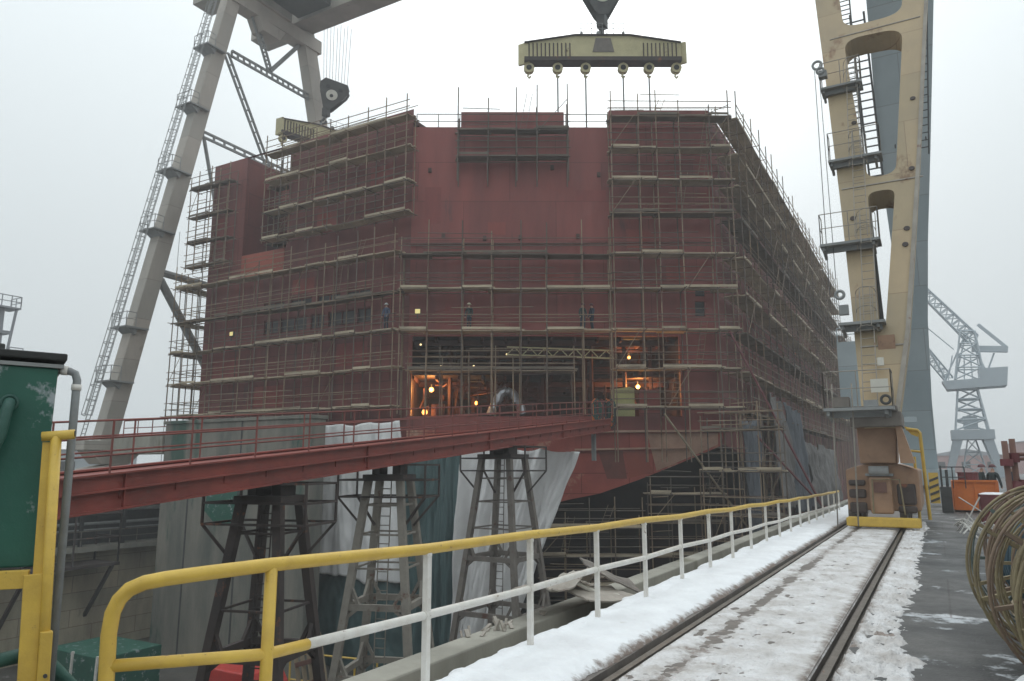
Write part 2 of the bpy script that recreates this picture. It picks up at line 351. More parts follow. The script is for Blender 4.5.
_fr = random.Random(21); FEET = []
for k in range(26):
    for e in (-1, 1): FEET.append((-1.62 + .12 * e + _fr.uniform(-.06, .06), 3.2 + k * .62 + .31 * (e > 0) + _fr.uniform(-.05, .05), .05))
for k in range(14):
    for e in (-1, 1): FEET.append((-.68 + .09 * e + _fr.uniform(-.05, .05), 3.4 + k * .66 + .33 * (e > 0), .02))
for k in range(22): FEET.append((_fr.uniform(-2.3, -1.2), _fr.uniform(3, 14), .04))
def feet(x, y):
    d = 0
    for fx, fy, dp in FEET:
        dy = y - fy
        if -.2 < dy < .2:
            t = ((x - fx) / .055) ** 2 + (dy / .14) ** 2
            if t < 1.8: d -= dp * max(0, 1 - t) ** .5 if t < 1 else -.012 * (1.8 - t)
    return d
def ynear(v, y0, y1): return y0 + (y1 - y0) * v ** 2.2
def snow_bank(u, v):
    y = ynear(v, 2.0, 70)
    e = .14 * fbm(y * 1.1, 4.2) + .07 * fbm(y * 5, 9)
    x0, x1 = -3.60 + .6 * e, -2.61 + .05 * fbm(y * 2.3, 1.7) + .03 * fbm(y * 9, 5)
    x = x0 + (x1 - x0) * u
    z = (.085 + .035 * fbm(x * 1.6, y * 1.2, 1) + .012 * fbm(x * 11, y * 11, 2, 3)) * min(1, 5.5 * (1 - u)) ** .6 * min(1, 9 * u) ** .5
    if u < .02: z = -.22
    return (x, y, z + .004)
s = MB().grid(snow_bank, 40, 700); o = s.build('snow_bank', 'snow', smooth=True); struct(o, 'stuff', 'thick clean snow along the dock edge under the railing')
def snow_mid(u, v):
    y = ynear(v, 2.0, 24.2); x = -2.41 + 1.36 * u
    trail = math.exp(-((x + 2.08 + .05 * fbm(y * .7, 3)) / .09) ** 2)
    z = .020 + .018 * fbm(x * 1.6, y * .8, 5) + .020 * fbm(x * 10, y * 8, 7, 4) - .034 * trail * max(0, .75 + 1.1 * fbm(y * .9, 2.7))
    z *= min(1, 8 * u, 8 * (1 - u)) ** .5 if 0 < u < 1 else 0
    z = z + feet(x, y) * .6
    return (x, y, z if 0 < u < 1 else -.02)
s = MB().grid(snow_mid, 64, 700); struct(s.build('trodden_snow', 'snow_dirty', smooth=True), 'stuff', 'dirty trodden snow between the two crane rails')
def snow_right(u, v):
    y = ynear(v, 2.0, 27); x = -.88 + .95 * u
    lim = .40 + .10 * fbm(y * .35, 8.1) + .06 * fbm(y * 1.6, 2.2) + (.1 if y < 8 else 0)
    z = .022 + .02 * fbm(x * 3, y * 2.0, 11) + .045 * fbm(x * 13, y * 9, 4, 4) - .09 * max(0, (u - lim) / .25)
    z += feet(x, y)
    if u == 0: z = -.01
    return (x, y, z)
s = MB().grid(snow_right, 50, 700); struct(s.build('melting_snow', 'snow_dirty', smooth=True), 'stuff', 'melting snow strip between the right rail and the wet asphalt')

# ledge and service rail under the coping
led = MB().box(-4.6, -4.25, 2.2, 240, -.75, -.10).box(-4.25, DE, 2.2, 240, -.75, -.38)
tag(led.build('dock_ledge', 'concrete', bevel=.02), 'pale concrete ledge beam just below the snowy dock edge', 'ledge')

# west dock wall with gallery
w = thing('dock_wall', 'stained far dock wall with dark service gallery below its coping', 'wall', (DW, 40, 0))
MB().box(DW, DW + .5, DH, 260, DF, -3.9).build('wall_face', 'concrete_far', w)
MB().box(DW - .1, DW + 1.6, DH, 260, -.5, .02).box(DW + .02, DW + 1.7, DH, 260, -3.9, -3.55).build('coping', 'concrete', w)
MB().box(DW, DW + .12, DH, 260, -3.55, -.5).build('gallery_back', 'dark_gallery', w)
p = MB()
for k in range(40): y = 6 + k * 3; p.box(DW + 1.3, DW + 1.5, y, y + .2, -3.55, -.5)
p.build('gallery_posts', 'dark_gallery', w)
p = MB()
for z, rr in ((-2.1, .10), (-2.5, .05), (-1.2, .14)): p.tube((DW + 1.0, DH, z), (DW + 1.0, 160, z), rr, 8)
p.build('service_pipes', 'grey_steel', w)
MB().railing([(DW + 1.65, 6, -3.55), (DW + 1.65, 90, -3.55)], 1.0, .03, step=2).build('gallery_railing', 'trestle_mid', w)
# bracketed platform in front of the wall
bp = thing('bracket_platform', 'rusty bracketed steel platform with open frame on far dock wall', 'platform', (-49.4, 28.5, -4.6))
MB().box(-51, -48.2, 25.5, 31.8, -4.75, -4.55).build('deck', 'rust_dark', bp)
MB().railing([(-48.3, 25.6, -4.55), (-48.3, 31.7, -4.55), (-50.9, 31.7, -4.55)], 3.2, .07, step=3).build('frame', 'rust_dark', bp)
m = MB()
for y in (26, 31.4): m.bar((-48.4, y, -4.75), (-51, y, -8.2), .2)
m.build('bracket', 'rust_dark', bp)

# concrete pier wall
pw = thing('concrete_pier', 'tall grey concrete block with green stains below the ship transom', 'pier', (-39, 34, DF))
MB().box(-46.2, -32.5, 33, 34.2, DF, 4.6).build('block', 'concrete_green', pw, bevel=.05)
MB().box(-46.35, -32.4, 32.9, 34.3, 4.6, 4.82).build('cap', 'concrete_green', pw, bevel=.03)
m = MB()
for x in (-43.4, -38.6): m.box(x, x + .12, 32.975, 33.0, DF, 4.6)
m.build('joint_strip', 'dark_gallery', pw)
m = MB(); poly = [(-41.6 + a, 32.985, b) for a, b in ((0, -1.1), (.3, .9), (1.4, 1.3), (3.2, 1.1), (3.1, -1.2), (2.6, -1.9), (1.2, -2.0))]
m.prism(poly, (0, .012, 0)); m.build('paint_patch', 'tank_green', pw)
m = MB(); m.railing([(-51.2, 33.2, 3.9), (-46.3, 33.2, 3.9)], 1.1, .04, step=1.6)
tag(m.build('walkway_rail', 'gang_rail'), 'thin railing on the link walkway left of the concrete pier', 'railing')
tag(MB().box(-52.0, -46.45, 33.0, 34.6, 2.6, 3.9).build('link_slab', 'concrete', bevel=.04), 'low concrete link slab between far crane foot and pier', 'slab')

# ------------------------------------------------------------------ the ship
B0 = V((-29.7, 38.6, 0)); QD = V(QU); QN = V((QU[1], -QU[0], 0))
def q(s, z, out=0.0): return B0 + QD * s + QN * out + V((0, 0, z))
def wall(mb, fn, us, zs, holes, depth):
    us = sorted(set(us + [h[0] for h in holes] + [h[1] for h in holes])); zs = sorted(set(zs + [h[2] for h in holes] + [h[3] for h in holes]))
    for a, b in zip(us[:-1], us[1:]):
        for c, d in zip(zs[:-1], zs[1:]):
            mu, mz = (a + b) / 2, (c + d) / 2
            if any(h[0] < mu < h[1] and h[2] < mz < h[3] for h in holes): continue
            mb.quad(fn(a, c, 0), fn(b, c, 0), fn(b, d, 0), fn(a, d, 0))
    for a, b, c, d in holes:
        for (p, r_) in (((a, c), (b, c)), ((b, c), (b, d)), ((b, d), (a, d)), ((a, d), (a, c))):
            mb.quad(fn(*p, 0), fn(*r_, 0), fn(*r_, -depth), fn(*p, -depth))
ship = thing('ship', 'huge red oxide painted ship hull under construction in the dry dock', 'ship', (-30, 70, DF))
XA, XB, XS = -50.2, -29.7, -11.8
tf = lambda u, z, d: V((u, 38.6 - d, z))
wins = []
for k in range(4):
    x = -43.5 + k * 2.75; wins.append((x, x + 2.15, 13.15, 13.95))
for x, w_ in ((-43.4, 1.5), (-41.6, 2.6), (-38.6, 1.3), (-36.9, 2.4), (-34.2, 1.2)): wins.append((x, x + w_, 11.5, 12.6))
low_open = [(-41.0, -37.2, 16.7, 17.6)]
m = MB()
wall(m, tf, [XA, XB], [2.5, 26.3], wins + [(-46.3, -41.5, 18.1, 26.35)], .25)
m.build('transom', 'hull_transom_shaded', ship)
for (a, b, c, d) in wins:
    wn = MB().box(a + .01, b - .01, 38.75, 38.83, c + .01, d - .01).build('window', 'dark_pane', ship)  # near-black sheet paints the shaded interior in each opening
    m = MB(); m.bar((a, 38.72, c + .04), (b, 38.72, c + .04), .06, .08); m.bar((a, 38.72, d - .04), (b, 38.72, d - .04), .06, .08); m.bar(((a + b) / 2, 38.72, c), ((a + b) / 2, 38.72, d), .06); m.build('frame', 'hull_side', wn)
m = MB().quad((-46.32, 38.62, 16), (-46.32, 46, 16), (-46.32, 46, 26.3), (-46.32, 38.62, 26.3)).box(-50.15, -46.33, 38.7, 46, 26.0, 26.28)
m.quad((-41.48, 38.62, 16), (-41.48, 46, 16), (-41.48, 46, 26.3), (-41.48, 38.62, 26.3))
m.box(-46.3, -41.5, 45.9, 46.1, 10, 23.6).box(-46.3, -41.5, 38.7, 46, 15.8, 16)
m.build('recess_wall', 'hull_side', ship)
MB().box(-46.25, -41.6, 38.54, 38.62, 16.1, 18.05).build('recess_bulwark', 'hull_bright', ship)
m = MB().box(-50.18, -46.4, 46, 190, 0, 26.1).build('port_side', 'hull_side', ship)
MB().box(-46.35, -12.2, 50, 112, 24.6, 24.9).box(-46.35, -30.5, 46.2, 50, 24.62, 24.88).box(-41.45, -29.8, 38.7, 46.2, 25.4, 25.7).prism([(-29.9, 38.9, 24.6), (-12.1, 49.0, 24.6), (-12.25, 50.1, 24.6), (-30.6, 50.1, 24.6)], (0, 0, .22)).build('deck', 'inner_red', ship)

QH = [(.25, 17.9, 4.95, 10.25), (19.1, 19.75, 12.95, 13.7), (19.05, 19.7, 11.6, 12.6)]
m = MB(); wall(m, lambda u, z, d: q(u, z, d), [0, 20.6], [4.05, 25.0], QH, .35)
m.build('quarter_plating', 'hull_quarter', ship)
for h in QH[1:]:
    m = MB(); m.quad(q(h[0], h[2], -.2), q(h[1], h[2], -.2), q(h[1], h[3], -.2), q(h[0], h[3], -.2)); m.build('window', 'dark_pane', ship)  # dark sheet again paints the shade behind these small openings
for a, b, zt in ((3.3, 10.45, 26.1), (13.6, 20.55, 26.25)):
    m = MB(); m.prism([q(a, 24.9, .06), q(b, 24.9, .06), q(b, zt, .06), q(a, zt, .06)], -QN * .35); m.build('bulwark', 'hull_quarter', ship)
mt['red_patch'] = M('repaired red plate', (.25, .058, .05), (.19, .047, .042), scale=1.1, streak=.3)
mt['red_fresh'] = M('touched up red plate', (.30, .070, .055), (.22, .053, .043), scale=1.1, streak=.3)
for a, b, c, d, mm in ((.9, 2.0, 18.0, 20.6, 'red_patch'), (11.2, 13.3, 19.6, 20.4, 'red_patch'), (5.2, 6.4, 17.2, 18.1, 'red_fresh'), (8.8, 11.0, 13.7, 14.6, 'red_fresh'), (2.4, 4.4, 11.0, 12.6, 'red_patch'), (14.6, 16.2, 16.2, 17.6, 'red_fresh'), (16.8, 18.2, 19.0, 20.2, 'red_patch'), (6.8, 8.0, 10.6, 12.2, 'red_patch'), (17.2, 18.6, 14.0, 15.1, 'red_fresh')):
    m = MB(); m.prism([q(a, c, .004), q(b, c, .004), q(b, d, .004), q(a, d, .004)], QN * .008); m.build('repair_plate', mm, ship)
for a, b, c, d, mm in ((-40.6, -38.4, 14.3, 15.4, 'red_fresh'), (-36.0, -33.2, 8.6, 10.2, 'red_patch'), (-48.8, -46.0, 8.4, 10.0, 'red_patch'), (-44.0, -41.0, 6.1, 7.6, 'red_fresh'), (-38.4, -36.4, 19.0, 20.2, 'red_fresh'), (-33.4, -31.4, 20.9, 22.8, 'red_patch'), (-49.4, -47.4, 19.4, 21.6, 'red_patch')):
    MB().box(a, b, 38.588, 38.596, c, d).build('repair_plate', mm, ship)
for a, z in ((2.2, 17.1), (5.0, 16.95), (11.3, 17.1), (12.8, 21.5), (1.2, 21.8), (9.6, 22.0), (7.4, 17.0)):
    m = MB(); m.bar(q(a, z, .0), q(a, z, .16), .22, .3); m.build('lifting_lug', 'brown_lug', ship)
# a thin weld ledge right across
m = MB(); m.bar(q(0, 16.55, .08), q(20.6, 16.75, .08), .16, .12); m.build('weld_ledge', 'hull_side', ship)
# lower counter, curving up to the starboard corner
edge = [(0, -2.6), (4, -1.9), (8, -1.0), (10.54, -.38), (12.5, .0), (15.05, .88), (17.3, 1.76), (19, 2.46), (20.5, 3.1)]
m = MB()
for (a, za), (b, zb) in zip(edge[:-1], edge[1:]):
    fo = lambda s_, z_: q(s_, z_, -.16 * (4.0 - z_))
    n = 4
    for k in range(n):
        z0a, z1a = za + (4.05 - za) * k / n, za + (4.05 - za) * (k + 1) / n; z0b, z1b = zb + (4.05 - zb) * k / n, zb + (4.05 - zb) * (k + 1) / n
        m.quad(fo(a, z0a), fo(b, z0b), fo(b, z1b), fo(a, z1a))
m.build('counter', 'hull_low', ship, smooth=True)
m = MB()
for (a, za), (b, zb) in zip(edge[:-1], edge[1:]):
    m.quad(q(a, za, -.16 * (4 - za)), q(b, zb, -.16 * (4 - zb)), q(b, zb - .8, -18), q(a, za - .8, -18))
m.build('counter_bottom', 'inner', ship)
def fo(s_, z_, o_=.012): return q(s_, z_, -.16 * (4.0 - z_) + o_)
mt['tan_primer'] = M('tan primer', (.46, .29, .21), (.33, .19, .14), scale=.8, patch=(.22, .10, .08), pamt=.3, pscale=.9)
mt['brown_primer'] = M('brown primer', (.20, .065, .05), (.14, .05, .04), scale=.8)
for pl, mm in (([(15.6, 3.85), (20.2, 3.85), (20.2, 3.15), (19.0, 2.6), (17.3, 1.9), (16.2, 1.45)], 'tan_primer'), ([(12.4, 2.75), (14.0, 2.75), (14.3, .95), (13.0, .95)], 'brown_primer'), ([(14.1, 2.72), (15.4, 2.72), (16.0, 1.4), (14.4, .98)], 'hull_bright')):
    m = MB(); m.prism([fo(*p_) for p_ in pl], QN * .008); m.build('primer_plate', mm, ship)
m = MB(); m.bar(q(9.5, 3.95, .12), q(20.3, 4.0, .12), .3, .14); m.bar(q(10.9, 2.8, -.1), q(18.4, 2.95, -.05), .22, .12)
m.build('rubbing_strake', 'tan_primer', ship)
# starboard side
pts = [(48.8, 26.2), (48.8, 3.1), (54, 2.6), (62, 1.2), (70, -3), (76, -9), (190, -9.3), (190, 20), (112, 20), (112, 26.2)]
m = MB(); m.prism([(XS, y, z) for y, z in pts], (-.4, 0, 0)); m.build('starboard_side', 'hull_side', ship)
MB().box(-46, -12.3, 112, 112.4, 10, 26).box(-46, -12.3, 112, 190, 19.6, 19.9).build('forward_bulkhead', 'hull_side', ship)
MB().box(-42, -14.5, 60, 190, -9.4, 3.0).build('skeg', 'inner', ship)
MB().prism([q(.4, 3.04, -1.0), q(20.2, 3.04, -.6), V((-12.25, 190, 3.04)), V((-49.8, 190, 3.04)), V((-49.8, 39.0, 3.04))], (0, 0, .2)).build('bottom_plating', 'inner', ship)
# quarter ramp opening interior
IN = -QN
def qi(s_, z_, d): return q(s_, z_, -d)
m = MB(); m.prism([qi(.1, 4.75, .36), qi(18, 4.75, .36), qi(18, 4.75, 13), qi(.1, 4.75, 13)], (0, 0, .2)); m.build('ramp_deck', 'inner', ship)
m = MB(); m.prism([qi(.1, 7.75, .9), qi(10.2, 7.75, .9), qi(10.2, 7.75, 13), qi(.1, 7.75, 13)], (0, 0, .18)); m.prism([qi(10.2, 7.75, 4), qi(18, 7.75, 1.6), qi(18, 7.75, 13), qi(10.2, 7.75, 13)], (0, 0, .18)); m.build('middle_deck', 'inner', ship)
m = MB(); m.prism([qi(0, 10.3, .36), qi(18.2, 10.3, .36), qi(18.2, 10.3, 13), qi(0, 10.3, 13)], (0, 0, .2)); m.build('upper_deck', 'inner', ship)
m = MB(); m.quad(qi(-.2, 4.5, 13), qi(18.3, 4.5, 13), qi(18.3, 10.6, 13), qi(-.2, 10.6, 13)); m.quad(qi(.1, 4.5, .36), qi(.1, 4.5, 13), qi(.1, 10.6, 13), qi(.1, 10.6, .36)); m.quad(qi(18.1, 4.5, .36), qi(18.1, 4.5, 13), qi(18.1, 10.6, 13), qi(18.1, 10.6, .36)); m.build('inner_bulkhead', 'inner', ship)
for s_ in (2.6, 5.8, 9.0, 12.3, 14.6, 16.4):
    for d in (2.4, 6.5, 10):
        m = MB(); m.bar(qi(s_, 4.95, d), qi(s_, 10.3, d), .22); m.build('column', 'inner_red', ship)
m = MB()
for k in range(12): m.bar(qi(.2 + k * 1.55, 10.15, .5), qi(.2 + k * 1.55, 10.15, 12.8), .14, .32); m.bar(qi(.2 + k * 1.55, 7.62, 1.2 if k < 7 else 4.1), qi(.2 + k * 1.55, 7.62, 12.8), .14, .26)
for d in (1.5, 4.5, 8, 11.5): m.bar(qi(.2, 10.02, d), qi(17.9, 10.02, d), .16, .4); 
for d in (4.4, 8, 11.5): m.bar(qi(.2, 7.5, d), qi(17.9, 7.5, d), .16, .36)
m.build('deck_beams', 'inner_red', ship)
m = MB(); rnd = random.Random(3)
for k in range(26):
    z = rnd.choice([5.6, 6.1, 6.6, 7.0, 9.3, 9.7]); a = rnd.uniform(.5, 12); d = rnd.uniform(2, 9); m.tube(qi(a, z, d), qi(a + rnd.uniform(2, 5), z + rnd.uniform(-.3, .3), d + rnd.uniform(-1, 1)), rnd.uniform(.03, .09), 5)
for k in range(16):
    a = rnd.uniform(.8, 17); d = rnd.uniform(1.5, 6); m.tube(qi(a, 4.95, d), qi(a + rnd.uniform(-.5, .5), 7.6, d), .04, 5)
m.build('pipework', 'inner_red', ship)
for sec, (sa, sb) in enumerate(((.5, 4.6), (4.6, 9.5), (11.5, 17.6))):
    m = MB()
    for k in range(34):
        a = rnd.uniform(sa, sb); z = rnd.uniform(5.1, 7.3); d = rnd.uniform(1.0, 5.0); L_ = rnd.uniform(.3, 1.6); an = rnd.choice((0, 0, 1.57, 1.57, .5, -.5, 1.2))
        m.bar(qi(a, z, d), qi(min(sb, a + L_ * cos(an)), min(7.6, z + L_ * sin(an)), d + rnd.uniform(-.4, .4)), rnd.choice((.05, .06, .1, .28)), rnd.choice((.04, .05, .1)))
    for k in range(8):
        a = rnd.uniform(sa, sb - .8); d = rnd.uniform(1.5, 5); w_ = rnd.uniform(.3, .9); h = rnd.uniform(.3, 1.1); m.prism([qi(a, 4.96, d), qi(a + w_, 4.96, d), qi(a + w_, 4.96 + h, d), qi(a, 4.96 + h, d)], IN * .5)
    m.build('outfitting_clutter', 'inner_red', ship)['kind'] = 'stuff'
m = MB()
for k in range(40):
    a = rnd.uniform(.6, 17.2); z = rnd.uniform(8.0, 9.9); d = rnd.uniform(1.6, 7); L_ = rnd.uniform(.5, 2.6); an = rnd.choice((0, 0, 0, 1.57, .4)); m.bar(qi(a, z, d), qi(min(17.7, a + L_ * cos(an)), min(10, z + L_ * sin(an)), d), rnd.choice((.05, .08, .2)), .06)
m.build('outfitting_clutter', 'inner_red', ship)['kind'] = 'stuff'
# dark recess holes / rail of the ship top edge
m = MB(); m.railing([q(.2, 24.95, -.2), q(3.2, 24.95, -.2)], 1.1, .03, step=1.5); m.railing([q(10.6, 24.95, -.2), q(13.5, 24.95, -.2)], 1.1, .03, step=1.5); m.build('deck_railing', 'pole_dark', ship)

# lattice girder, boards and clutter in the opening
m = MB(); P0, P1 = q(6.5, 9.3, -.25), q(13.6, 9.05, -.25)
for dz in (-.26, .26): m.bar(P0 + V((0, 0, dz)), P1 + V((0, 0, dz)), .09)
for k in range(14):
    a = P0 + (P1 - P0) * k / 14; b = P0 + (P1 - P0) * (k + 1) / 14; e = 1 if k % 2 else -1
    m.bar(a + V((0, 0, .26 * e)), b - V((0, 0, .26 * e)), .06)
tag(m.build('lattice_girder', 'lift_y'), 'yellowish zigzag lattice girder spanning the dark stern opening', 'girder')
m = MB(); m.prism([q(13.45, 4.95, -.6), q(14.95, 4.95, -.6), q(14.95, 6.85, -.6), q(14.6, 6.95, -.6), q(13.45, 6.75, -.6)], IN * .12)
tag(m.build('site_board', 'pale_green', bevel=.02), 'pale yellow green board standing at the right end of the gangway', 'board')
m = MB(); m.prism([q(15.3, 4.95, -.8), q(16.7, 4.95, -.8), q(16.7, 6.8, -.8), q(15.3, 6.8, -.8)], IN * .1)
tag(m.build('sheet_metal', 'hull_side', bevel=.02), 'dull maroon sheet panel right of the pale green board', 'sheet metal')
m = MB(); rnd = random.Random(5)
for t in (0, 1, 2):
    pts = [q(5.45 + 2.1 * a, 4.95 + 1.75 * sin(pi * (a * .92 + .04)) + .1 * rnd.uniform(-1, 1), -.5 - .25 * t + .12 * rnd.uniform(-1, 1)) for a in [i / 16 for i in range(17)]]
    m.path(pts, [.24 + rnd.uniform(-.07, .09) for _ in pts], 9)
tag(m.build('foil_duct', 'foil', smooth=False), 'crumpled silver foil duct arched over the gangway in the opening', 'duct')
hb = thing('hose_bundle', 'tangled orange and dark hoses hanging at the gangway end', 'hoses', tuple(q(12.7, 4.6, .3)))
for mat_, sd_ in (('orange', 1), ('hose', 2), ('pipe_green', 3), ('maroon', 4)):
    m = MB(); rnd = random.Random(sd_)
    for k in range(6):
        s0 = rnd.uniform(12.2, 13.3); w_ = rnd.uniform(.2, .5); zt = rnd.uniform(5.6, 6.0); zb = rnd.uniform(4.1, 5.0); o_ = rnd.uniform(.15, .5)
        m.path([q(s0 - w_ / 2, zt - .1, o_), q(s0 - w_ / 2, zb + .3, o_), q(s0, zb, o_ + .05), q(s0 + w_ / 2, zb + .3, o_), q(s0 + w_ / 2, zt - .1, o_), q(s0, zt + .1, o_)], .05, 5, True)
    m.build('hose_coil', mat_, hb)

# work lamps
def lamp(p, r_, em, label, body='dark_steel', watt=None, col=(1, .45, .12), group='work lamps on the ship'):
    p = V(p); t = thing('work_lamp', label, 'lamp', tuple(p), group)
    m = MB(); m.ring(p + QN * .02, QN, r_ * 1.15, r_ * .2, 14, 5); m.tube(p - QN * .03 - QN * r_ * .8, p - QN * .02, r_ * 1.1, 10); m.bar(p + V((0, 0, r_)), p + V((0, 0, r_ + .25)), .04); m.build('housing', body, t)
    m = MB(); m.tube(p - QN * .01, p + QN * .05, r_, 12, r_ * .7); m.build('lens', em, t)
    if watt:
        l = bpy.data.lights.new('lamp_glow', 'POINT'); l.energy = watt; l.color = col; l.shadow_soft_size = .12
        lo = bpy.data.objects.new('lamp_glow', l); COL.objects.link(lo); lo.parent = t; lo.location = tuple(QN * .35)
    return t
lamp(q(.95, 5.35, -1.9), .17, 'em_orange', 'bright round orange lamp low at the left edge of the stern opening', watt=90)
lamp(q(1.3, 6.95, -2.6), .14, 'em_orange', 'orange lamp under the middle deck at the left of the stern opening', watt=260)
lamp(q(15.6, 7.2, -3.0), .12, 'em_orange', 'orange lamp deep behind the maroon panel at the right of the opening', watt=380)
lamp(q(15.2, 9.4, -4.0), .1, 'em_orange', 'orange lamp at the upper right corner of the stern opening', watt=120)
lamp(q(4.2, 6.4, -7), .12, 'em_orange', 'orange lamp far inside the lower deck behind the pipes', watt=90)
for (s_, z_, lb) in ((.75, 9.75, 'small warm lamp in the upper left corner of the stern opening'), (2.1, 8.3, 'small warm lamp on the middle deck edge near the left column'), (4.3, 8.3, 'faint small warm lamp on the middle deck left of the foil duct'), (6.5, 9.1, 'small warm lamp at the left end of the lattice girder')):
    lamp(q(s_, z_, -.5), .07, 'em_warm', lb)
def flood(p, n_, label):
    p = V(p); t = thing('flood_lamp', label, 'lamp', tuple(p), 'square flood lamps on the scaffolds'); n_ = V(n_); sd_ = n_.cross(V((0, 0, 1)))
    m = MB(); m.bar(p - n_ * .15, p - n_ * .01, .40, .36); m.bar(p - V((0, 0, .5)), p - V((0, 0, .2)), .05); m.build('housing', 'dark_steel', t)
    m = MB(); m.bar(p, p + n_ * .03, .32, .28); m.build('lens', 'em_flood', t)
flood(q(.75, 11.6, 1.5), QN, 'square yellow flood lamp by the corner of the quarter scaffold')
flood((-45.0, 37.0, 11.5), (0, -1, 0), 'square yellow flood lamp on the left transom scaffold')

# ------------------------------------------------------------------ scaffolds
def scaffold(name, label, P, U, NRM, L_, levels, bay=2.1, zb=0, zt=0, inner=.35, outer=1.45, lean=.0, planks='plank', pole='pole', gap=.0, brace=True, seed=1, cat='scaffold', top_extra=1.2, rails=(.5, 1.0), dens=.72):
    rnd = random.Random(seed); P = V(P); U = V(U).normalized(); NRM = V(NRM).normalized(); Z = V((0, 0, 1))
    t = thing(name, label, cat, tuple(P + NRM * outer + Z * zb), 'scaffolds around the ship')
    nb = max(1, round(L_ / (bay * dens))); xs = [L_ * i / nb + (rnd.uniform(-.22, .22) * bay * .6 if 0 < i < nb else 0) for i in range(nb + 1)]; top = (zt or levels[-1]) + top_extra
    for i in range(nb + 1):
        s_ = xs[i]
        for off in (inner, outer):
            h = top + rnd.uniform(-.5, .7) if off == outer else top - rnd.uniform(.2, 1.4)
            j = rnd.uniform(-.06, .06)
            m = MB(); m.tube(P + U * (s_ + j) + NRM * off + Z * zb, P + U * (s_ + j + rnd.uniform(-.05, .05)) + NRM * off + Z * h, .041, 5)
            m.build('standard', pole if rnd.random() < .7 else 'pole_dark', t)
    for lv in levels:
        m = MB(); lad = MB()
        for i in range(nb):
            if rnd.random() < gap: continue
            a, b = xs[i], xs[i + 1]
            dz = rnd.uniform(-.07, .07)
            k = rnd.choice((3, 4, 4))
            for jx in range(k):
                o_ = inner + .08 + (outer - inner - .1) * (jx + .5) / k
                w_ = (outer - inner - .12) / k
                m.bar(P + U * (a - rnd.uniform(0, .3)) + NRM * o_ + Z * (lv + dz + rnd.uniform(-.012, .012)), P + U * (b + rnd.uniform(0, .3)) + NRM * o_ + Z * (lv + dz + rnd.uniform(-.03, .03)), w_, .075)
            if rnd.random() < .5: m.bar(P + U * a + NRM * (outer + .03) + Z * (lv + .12), P + U * b + NRM * (outer + .03) + Z * (lv + .12 + rnd.uniform(-.02, .02)), .03, .16)
        if m.v: m.build('plank_deck', planks if rnd.random() < .6 else 'plank_dark', t)
        m = MB()
        for rz in rails: m.tube(P + U * -.2 + NRM * (outer + .04) + Z * (lv + rz), P + U * (L_ + .2) + NRM * (outer + .04) + Z * (lv + rz + rnd.uniform(-.05, .05)), .031, 5)
        m.tube(P + U * -.2 + NRM * (outer + .04) + Z * (lv - .09), P + U * (L_ + .2) + NRM * (outer + .04) + Z * (lv - .09), .03, 5)
        m.tube(P + U * -.2 + NRM * (inner - .04) + Z * (lv - .09), P + U * (L_ + .2) + NRM * (inner - .04) + Z * (lv - .09), .03, 5)
        for i in range(nb + 1): m.tube(P + U * (xs[i] + .05) + NRM * (.05) + Z * (lv - .05), P + U * (xs[i] + .05) + NRM * (outer + rnd.uniform(.1, .55)) + Z * (lv - .05), .03, 5)
        for rz in (rnd.uniform(.2, .35), rnd.uniform(1.25, 1.5)):
            a = rnd.uniform(0, .5) * L_; b = a + rnd.uniform(.2, .5) * L_; m.tube(P + U * a + NRM * (outer + .04) + Z * (lv + rz), P + U * b + NRM * (outer + .04) + Z * (lv + rz + rnd.uniform(-.08, .08)), .026, 5)
        m.tube(P + U * -.1 + NRM * (inner - .02) + Z * (lv + 1.0), P + U * (L_ + .1) + NRM * (inner - .02) + Z * (lv + 1.02), .026, 5)
        m.build('guard_rail', pole if rnd.random() < .6 else 'pole_dark', t)
    if brace:
        lv = list(levels) + [top - .5]
        for a, b in zip(lv[:-1], lv[1:]):
            for i in range(nb):
                if rnd.random() < .12: m = MB(); m.tube(P + U * (L_ * i / nb) + NRM * (outer + .08) + Z * a, P + U * (L_ * (i + 1) / nb) + NRM * (outer + .08) + Z * b, .025, 4); m.build('brace', pole, t)
        for a, b in zip(lv[:-1], lv[1:]):
            m = MB()
            if rnd.random() < .6:
                s_ = rnd.uniform(.15, .85) * L_; m.ladder(P + U * s_ + NRM * (outer - .35) + Z * a, P + U * (s_ + .5) + NRM * (outer - .3) + Z * min(b + .6, b + .9), .4, U, .018)
            if m.v: m.build('ladder', pole, t)
    return t
scaffold('transom_scaffold', 'long lower scaffold of five decks across the left transom face', (-52.3, 38.6, 0), (1, 0, 0), (0, -1, 0), 22.4, [5.6, 8.05, 10.55, 13.05, 15.85], 2.15, 4.85, 0, seed=11, outer=1.35)
scaffold('transom_scaffold', 'upper left scaffold on the tall main block of the transom', (-42.6, 38.6, 0), (1, 0, 0), (0, -1, 0), 13.4, [18.5, 20.6, 23.1, 25.3], 2.2, 18.2, 0, seed=12, planks='plank', outer=1.35)
scaffold('corner_scaffold', 'narrow bracket scaffold hugging the far left corner pillar of the ship', (-51.6, 38.6, 0), (1, 0, 0), (0, -1, 0), 4.6, [17.6, 19.6, 21.8, 24.2], 1.5, 17.2, 0, seed=13, planks='plank_dark', outer=1.1)
scaffold('port_scaffold', 'open tube scaffold tower standing free left of the ship', (-50.5, 47.5, 0), (0, -1, 0), (-1, 0, 0), 9.6, [5.6, 8.05, 10.55, 13.05, 15.85], 2.2, 4.0, 0, seed=14, inner=.5, outer=2.0)
scaffold('recess_scaffold', 'small scaffold inside the open corner recess of the transom', (-46.1, 42.2, 0), (1, 0, 0), (0, -1, 0), 4.4, [17.2, 19.6, 22.2, 24.4], 1.45, 16.2, 0, seed=15, planks='plank_dark', top_extra=2.4)
